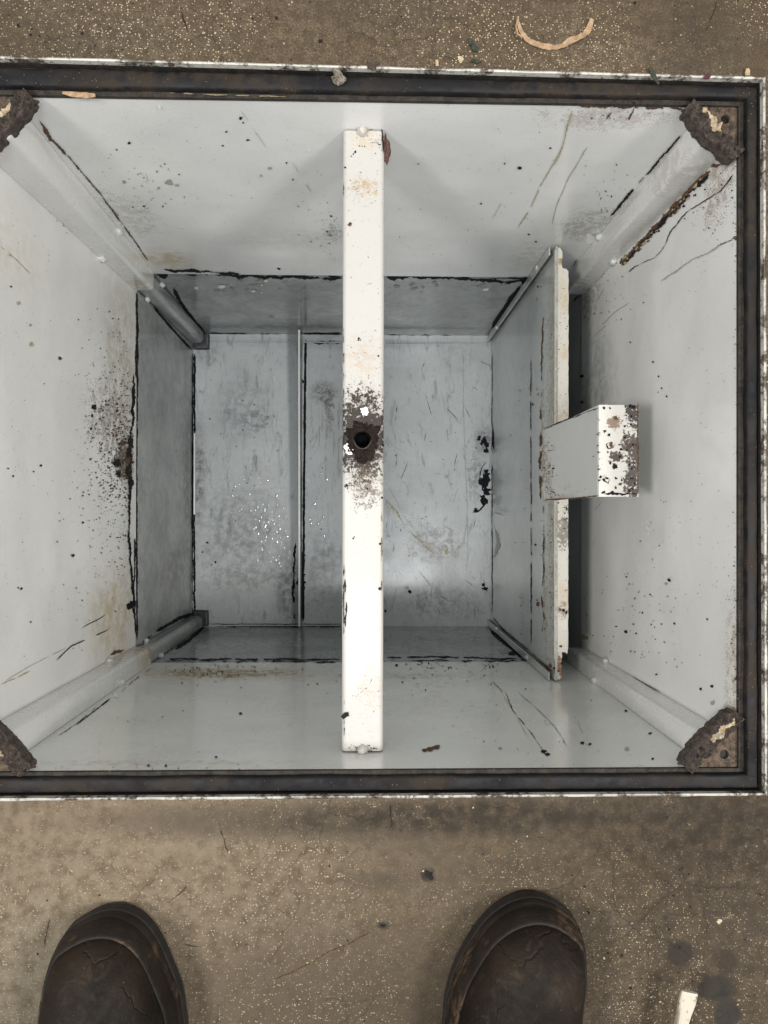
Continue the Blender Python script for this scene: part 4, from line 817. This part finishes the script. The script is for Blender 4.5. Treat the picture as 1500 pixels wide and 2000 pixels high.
M_cloth = simple('dark_cloth', (.03, .032, .04), .9, .3, 300, .3)
M_sole = simple('boot_sole', (.014, .012, .011), .75, .5, 120, .6)
def outline_from(left, right):
    """left / right: measured ground outline from ball of foot to toe, in photo pixels; completed with a heel"""
    cx_ = (left[0][0]+right[-1][0])/2; o_ = 1 if cx_ > 718 else -1   # the side away from the nadir shows its outline at rim height, the near side at the ground
    def hgt_(x, y): return .006+.027*min(1, max(0, o_*(x-cx_)/120))*min(1, max(0, (y-1745)/120))
    L = [pix(x, y, 'z', hgt_(x, y)) for x, y in left]; Rr = [pix(x, y, 'z', hgt_(x, y)) for x, y in right]
    L = [Vector((p.x, p.y)) for p in L]; Rr = [Vector((p.x, p.y)) for p in Rr]
    return L, Rr
def boot(L, Rr, tilt, label):
    a, z_ = L[0], Rr[-1]; mid = (a+z_)/2; w = (z_-a).length/2
    ax = Vector((math.sin(tilt), math.cos(tilt))); sd = Vector((ax.y, -ax.x))
    heel = [mid+sd*(w*k1)-ax*d for k1, d in ((1.0, .03), (.92, .07), (.80, .11), (.76, .15), (.74, .18), (.60, .205), (.34, .219), (0, .223), (-.34, .219), (-.60, .205), (-.74, .18), (-.76, .15), (-.80, .11), (-.92, .07), (-1.0, .03))]
    pts = L+Rr+heel
    # resample smooth closed curve
    n = len(pts); out = []
    for i in range(n):
        p0, p1, p2, p3 = pts[i-1], pts[i], pts[(i+1) % n], pts[(i+2) % n]
        for q in range(4):
            t = q/4; out.append(.5*((2*p1)+(-p0+p2)*t+(2*p0-5*p1+4*p2-p3)*t*t+(-p0+3*p1-3*p2+p3)*t**3))
    toe = max(p.dot(ax) for p in out); top = toe-.058; bot = min(p.dot(ax) for p in out)+.05; c0 = mid.dot(sd)
    base = Vector((mid.x, mid.y, 0))
    root = bpy.data.objects.new('work_boot', None); COL.objects.link(root); root.location = base
    tag(root, label, 'boot', 'pair of worn dark work boots')
    def spine(p):
        s_ = min(max(p.dot(ax), bot), top); return ax*s_+sd*c0
    def ring(bm, ins, z, rise=0.):
        vs = []
        for p in out:
            s_ = spine(p); d = (s_-p); q = p+d*min(1, ins/.058)
            back = max(0, (toe-.10-p.dot(ax)))/.2
            vs.append(bm.verts.new((q.x-base.x, q.y-base.y, z+rise*back)))
        return vs
    def loft(bm, R, cap0=False, cap1=False):
        m_ = len(R[0])
        for A, B in zip(R, R[1:]):
            for i in range(m_): bm.faces.new((A[i], A[(i+1) % m_], B[(i+1) % m_], B[i]))
        if cap0: bm.faces.new(R[0][::-1])
        if cap1: bm.faces.new(R[-1])
    bm = bmesh.new(); loft(bm, [ring(bm, .004, .0005), ring(bm, .001, .002), ring(bm, .0, .004), ring(bm, 0, .013), ring(bm, .0015, .0145)], True, True); link('sole', bm, M_sole, root, smooth=False)
    bm = bmesh.new(); loft(bm, [ring(bm, .002, .014), ring(bm, .0002, .0155), ring(bm, .0002, .022), ring(bm, .0016, .0238), ring(bm, .0022, .0246), ring(bm, .0008, .026), ring(bm, .0018, .034), ring(bm, .0034, .0405, .0), ring(bm, .0044, .0428), ring(bm, .0058, .0440), ring(bm, .0070, .0428)]); link('toe_rand', bm, M_rand, root, smooth=True)
    bm = bmesh.new(); R = [ring(bm, i_, z, r_) for i_, z, r_ in ((.0064, .040, 0), (.0068, .045, .002), (.0086, .0515, .008), (.0130, .059, .018), (.021, .065, .03), (.028, .0698, .04), (.036, .073, .05), (.044, .075, .058), (.051, .076, .06), (.0575, .0765, .06))]
    loft(bm, R, False, True)
    for v in bm.verts:
        q = v.co; v.co.z += .0022*mn.noise(Vector((q.x*28, q.y*28, tilt*9)))*(1 if q.z > .05 else 0)+.0008*mn.noise(Vector((q.x*90, q.y*90, tilt*9)))*(1 if q.z > .05 else 0)
    link('upper', bm, M_lea, root, smooth=True)
    # shaft round the ankle
    bm = bmesh.new(); R = []; cc = mid-ax*.135
    for z, rx, ry, fw in ((.07, .043, .072, .018), (.10, .045, .068, .012), (.13, .046, .062, .004), (.18, .049, .060, .0), (.24, .055, .063, 0), (.28, .058, .066, 0), (.283, .055, .063, 0), (.24, .050, .058, 0)):
        R.append([bm.verts.new((cc.x+ax.x*(fw+ry*math.sin(t))+sd.x*rx*math.cos(t)-base.x, cc.y+ax.y*(fw+ry*math.sin(t))+sd.y*rx*math.cos(t)-base.y, z)) for t in [2*math.pi*i/32 for i in range(32)]])
    loft(bm, R, False, True); link('shaft', bm, M_lea, root, smooth=True)
    bm = bmesh.new(); R = []  # out-of-view legs, added to block light over the boots and nearby concrete
    for z, rr, fw in ((.25, .070, 0), (.30, .072, .005), (.45, .075, .02), (.60, .082, .05), (.80, .09, .06)):
        R.append([bm.verts.new((cc.x+ax.x*fw+rr*math.cos(t)-base.x, cc.y+ax.y*fw+rr*math.sin(t)-base.y, z)) for t in [2*math.pi*i/28 for i in range(28)]])
    loft(bm, R, False, True); link('unseen_trouser_leg', bm, M_cloth, root, smooth=True)
    return root
L, Rr = outline_from([(72, 2000), (79, 1940), (93, 1880), (120, 1832), (150, 1802), (192, 1775), (228, 1767)], [(258, 1772), (288, 1790), (315, 1826), (339, 1880), (357, 1928), (364, 1976), (367, 2000)])
boot(L, Rr, .03, 'worn dark boot on the left, scuffed rim and smooth toe, on concrete')
L, Rr = outline_from([(863, 2000), (869, 1940), (887, 1880), (914, 1829), (944, 1787), (977, 1760), (1010, 1746), (1040, 1743)], [(1070, 1751), (1100, 1772), (1124, 1799), (1139, 1829), (1148, 1874), (1148, 1910), (1143, 1955), (1139, 2000)])
boot(L, Rr, .14, 'worn dark boot on the right, toe creased and cracked, near the white scraper')

# ------------------------------------------------------------------ scraper tool
sc = bpy.data.objects.new('scraper', None); COL.objects.link(sc)
tag(sc, 'paint-smeared white scraper tool with flat flared tip, lying on concrete at the bottom right corner', 'hand tool')
b = NB('scraper_paint'); n1 = b.noise(90, 6, .7, stretch=(1, .6, 1))[0]; n2 = b.noise(400, 4, .6)[0]
M_scr = b.fin(b.mix(b.rng(b.math('ADD', b.math('MULTIPLY', n1, .7), b.math('MULTIPLY', n2, .3)), .52, .60), (.52, .47, .39), (.10, .07, .05)), .6)
zt = .030; c0 = pix(1347, 1937, 'z', zt); d0 = (pix(1334, 2000, 'z', zt)-c0).normalized(); s0 = Vector((-d0.y, d0.x, 0)); 
sc.location = (c0.x, c0.y, 0); down = Vector((0, 0, -.02))
sec = [(0, .0062, .0016), (.002, .0066, .002), (.010, .0066, .0026), (.018, .0052, .0036), (.028, .0044, .0042), (.06, .0040, .0040), (.10, .0040, .0040)]
bm = bmesh.new(); R = []
for d, w, h in sec:
    zc = zt-d*.10; p = c0+d0*d-Vector((c0.x, c0.y, 0)); row = []
    for t in range(12):
        a = 2*math.pi*(t+.5)/12; cx_, cz_ = math.copysign(abs(math.cos(a))**.5, math.cos(a)), math.copysign(abs(math.sin(a))**.5, math.sin(a))
        row.append(bm.verts.new((p.x+s0.x*w*cx_, p.y+s0.y*w*cx_, zc+h*cz_)))
    R.append(row)
for A, B in zip(R, R[1:]):
    for i in range(12): bm.faces.new((A[i], A[(i+1) % 12], B[(i+1) % 12], B[i]))
bm.faces.new(R[0]); bm.faces.new(R[-1][::-1]); bmesh.ops.recalc_face_normals(bm, faces=bm.faces)
link('blade', bm, M_scr, sc, smooth=False)
bm = bmesh.new(); R = []
for d, r_ in ((.095, .008), (.10, .013), (.12, .0165), (.16, .0185), (.2, .0185), (.225, .015), (.23, .008)):
    zc = .0195; p = c0+d0*d-Vector((c0.x, c0.y, 0)); R.append([bm.verts.new((p.x+s0.x*r_*math.cos(a), p.y+s0.y*r_*math.cos(a), zc+r_*math.sin(a))) for a in [2*math.pi*t/20 for t in range(20)]])
for A, B in zip(R, R[1:]):
    for i in range(20): bm.faces.new((A[i], A[(i+1) % 20], B[(i+1) % 20], B[i]))
bm.faces.new(R[0]); bm.faces.new(R[-1][::-1]); bmesh.ops.recalc_face_normals(bm, faces=bm.faces); link('grip', bm, M_sole, sc, smooth=True)

# ------------------------------------------------------------------ small litter
def flat_strip(name, pts, w, mat, z=.0015, th=.0008, label='', cat='', ws=None, lift=.002):
    P = []
    for i in range(len(pts)-1):
        for q in range(6):
            t = q/6; P.append((pts[i][0]+(pts[i+1][0]-pts[i][0])*t, pts[i][1]+(pts[i+1][1]-pts[i][1])*t, ((ws[i]+(ws[i+1]-ws[i])*t) if ws else 1)))
    P.append((*pts[-1], ws[-1] if ws else 1)); W = [pix(x, y, 'z', z) for x, y, _ in P]; base = Vector((W[0].x, W[0].y, z)); bm = bmesh.new(); A, B = [], []
    for i, p in enumerate(W):
        d = (W[min(i+1, len(W)-1)]-W[max(i-1, 0)]).normalized(); n_ = Vector((-d.y, d.x, 0))*w*.5*P[i][2]*(1+.3*mn.noise(Vector((i*.35, 1, 3))))
        zz = abs(mn.noise(Vector((i*.09, 4, w*100))))*lift; tw = mn.noise(Vector((i*.11, 8, 1)))*lift*.6
        A.append([p-base+n_+Vector((0, 0, zz+max(0, tw))), p-base-n_+Vector((0, 0, zz+max(0, -tw)))])
    rows = [[bm.verts.new(v) for v in (a, c_, c_-Vector((0, 0, th)), a-Vector((0, 0, th)))] for a, c_ in A]
    for r0, r1 in zip(rows, rows[1:]):
        for j in range(4): bm.faces.new((r0[j], r0[(j+1) % 4], r1[(j+1) % 4], r1[j]))
    bm.faces.new(rows[0]); bm.faces.new(rows[-1][::-1]); bmesh.ops.recalc_face_normals(bm, faces=bm.faces)
    o = link(name, bm, mat); o.location = base; tag(o, label, cat); return o
M_strip = simple('tan_strip', (.31, .205, .12), .75, .3, 220, .4); M_leaf = simple('green_leaf', (.018, .026, .014), .7, .5, 300, .3); M_red = simple('dark_red_leaf', (.06, .012, .018), .6, .3, 300, .3); M_straw = simple('straw', (.34, .26, .14), .7, .2, 300, .3)
flat_strip('peeled_strip', [(1010, 40), (1015, 56), (1022, 68), (1031, 79), (1045, 86), (1062, 91), (1084, 93), (1098, 90), (1108, 84), (1124, 77), (1140, 69), (1148, 60), (1152, 50), (1156, 39)], .0044, M_strip, label='curved tan peeled strip lying on concrete beyond the far frame edge', cat='strip', ws=[.4, .7, .8, .9, 1., 1, .8, .9, 1.1, 1, 1, 1.1, 1, .7], lift=.003)
flat_strip('wood_curl', [(1012, 36), (1008, 52), (1011, 66), (1020, 74)], .0014, M_strip, z=.004, label='thin tan curl beside the left end of the curved strip', cat='wood curl')
flat_strip('green_leaf', [(915, 74), (919, 83), (924, 86), (927, 94), (932, 102)], .0050, M_leaf, ws=[.1, .9, .5, 1., .1], label='crumpled dark green leaf scrap on concrete below the curved strip, upper of two', cat='leaf')
flat_strip('green_leaf', [(919, 121), (926, 118), (932, 121), (942, 120)], .0038, M_leaf, ws=[.1, .9, .6, .1], label='small green leaf scrap almost touching the far frame edge', cat='leaf')
flat_strip('straw_chip', [(853, 117), (854, 129)], .0024, M_straw, label='tiny pale straw chip upright against the far frame edge', cat='chip')
flat_strip('grass_blade', [(1268, 132), (1277, 148), (1287, 164)], .0040, M_leaf, z=.0025, label='dark pointed grass blade lying across the far white frame edge', cat='grass blade', ws=[.3, 1, .4], lift=.001)
flat_strip('red_leaf', [(1374, 152), (1382, 149), (1389, 145)], .0050, M_red, z=.003, label='dark red leaf scrap on the white edge near the far right frame corner', cat='leaf', lift=.001, ws=[.2, 1., .2])
flat_strip('yellow_petal', [(1459, 134), (1460, 140), (1460, 147)], .0040, M_straw, z=.002, label='yellow petal scrap on concrete near the far right frame corner', cat='petal', ws=[.5, 1, 1])
flat_strip('rust_flake', [(820, 1467), (838, 1464), (858, 1457)], .002, M_rust, z=-.0, label='', cat='') if False else None
def lump(name, px, py, z, r, mat, label, cat, seed, sq=.6):
    c_ = pix(px, py, 'z', z); bm = bmesh.new(); bmesh.ops.create_icosphere(bm, subdivisions=3, radius=r)
    for v in bm.verts:
        n_ = 1+.7*mn.noise(v.co*(1.6/r)*.6+Vector((seed, 0, 0)))+.45*mn.noise(v.co*(4/r)*.6+Vector((seed, 3, 0))); v.co *= n_; v.co.z = max(-.3*r, v.co.z*sq)
    o = link(name, bm, mat); o.location = (c_.x, c_.y, z+r*.3*1); tag(o, label, cat); return o
M_crumb = simple('grey_crumb', (.07, .058, .047), .85, .5, 300, 1., col2=(.24, .21, .17))
lump('dirt_clump', 659, 153, -.0035, .0052, M_crumb, 'crumbly grey dirt clump sitting on the far rubber seal', 'dirt clump', 2.2)
lump('dirt_clump', 727, 129, .002, .0036, simple('brown_crumb', (.06, .045, .033), .85, .5, 300, 1.), 'dark brown dirt crumb on the far white frame edge above the cross bar', 'dirt clump', 5.1)
lump('pebble', 1413, 1793, 0, .0013, M_crumb, 'tiny pale pebble on concrete right of the right boot', 'pebble', 7.3)
flat_strip('tan_scrap', [(122, 181), (140, 184), (165, 186), (186, 186)], .0045, M_strip, z=-.010, label='ragged tan scrap stuck to the far rim beside the top left corner plate', cat='scrap', ws=[.4, .9, 1, .6], lift=.001)
fk = flat_strip('dark_flake', [(668, 1402), (675, 1396), (681, 1395)], .0038, M_dark, z=BZ+.0012, label='dark thin paint flake on the near end of the white cross bar', cat='flake', lift=.0008)

# water drops on the tank bottom beside the rib
b = NB('water_film'); M_wat = b.fin((.70, .73, .75), .05, metal=.35, spec=1., coat=1.)
bm = bmesh.new()
for i in range(150):
    r1 = random.random()
    if r1 < .4: x, y = random.gauss(548, 9), random.gauss(1040, 45)
    elif r1 < .6: x, y = random.gauss(520, 10), random.gauss(1035, 40)
    elif r1 < .75: x, y = random.gauss(500, 25), random.gauss(1000, 40)
    else: x, y = random.gauss(612, 16), random.gauss(1000, 40)
    if 574 < x < 600: continue
    p = pix(x, y, 'z', ZF); r_ = random.choice((.0008, .0010, .0013, .0017, .0025))
    m4 = Matrix.Translation((p.x, p.y, ZF+.0004)) @ Matrix.Diagonal((r_, r_*random.uniform(1, 2.2), r_*.55, 1))
    bmesh.ops.create_icosphere(bm, subdivisions=2, radius=1, matrix=m4)
tag(link('water_drops', bm, M_wat, smooth=True), 'scattered glinting water drops on the pit bottom around the thin upright rib', 'water', kind='stuff')

# ------------------------------------------------------------------ light
w = bpy.data.worlds.new('World'); S.world = w; w.use_nodes = True
w.node_tree.nodes['Background'].inputs[0].default_value = (1, .985, .96, 1); w.node_tree.nodes['Background'].inputs[1].default_value = .52
def area(name, loc, sx, sy, e, col, aim):
    l = bpy.data.lights.new(name, 'AREA'); l.shape = 'RECTANGLE'; l.size = sx; l.size_y = sy; l.energy = e; l.color = col
    o = bpy.data.objects.new(name, l); COL.objects.link(o); o.location = loc
    o.rotation_euler = (Vector(aim)-Vector(loc)).to_track_quat('-Z', 'Y').to_euler(); return o
area('ceiling_lamp', (-1.25, -.25, 2.1), .40, .40, 34, (1, .965, .91), (0, .1, -.2))
area('ceiling_lamp', (1.3, -.25, 2.1), .40, .40, 34, (1, .965, .91), (0, .1, -.2))
area('ceiling_lamp', (.1, -.55, 2.6), .7, .4, 21, (.97, .99, 1), (0, .05, -.6))
S.view_settings.view_transform = 'Standard'; S.view_settings.look = 'None'; S.view_settings.exposure = .31; S.view_settings.gamma = 1
S.cycles.max_bounces = 10; S.cycles.diffuse_bounces = 6; S.cycles.use_denoising = True
S.cycles.caustics_reflective = False; S.cycles.caustics_refractive = False
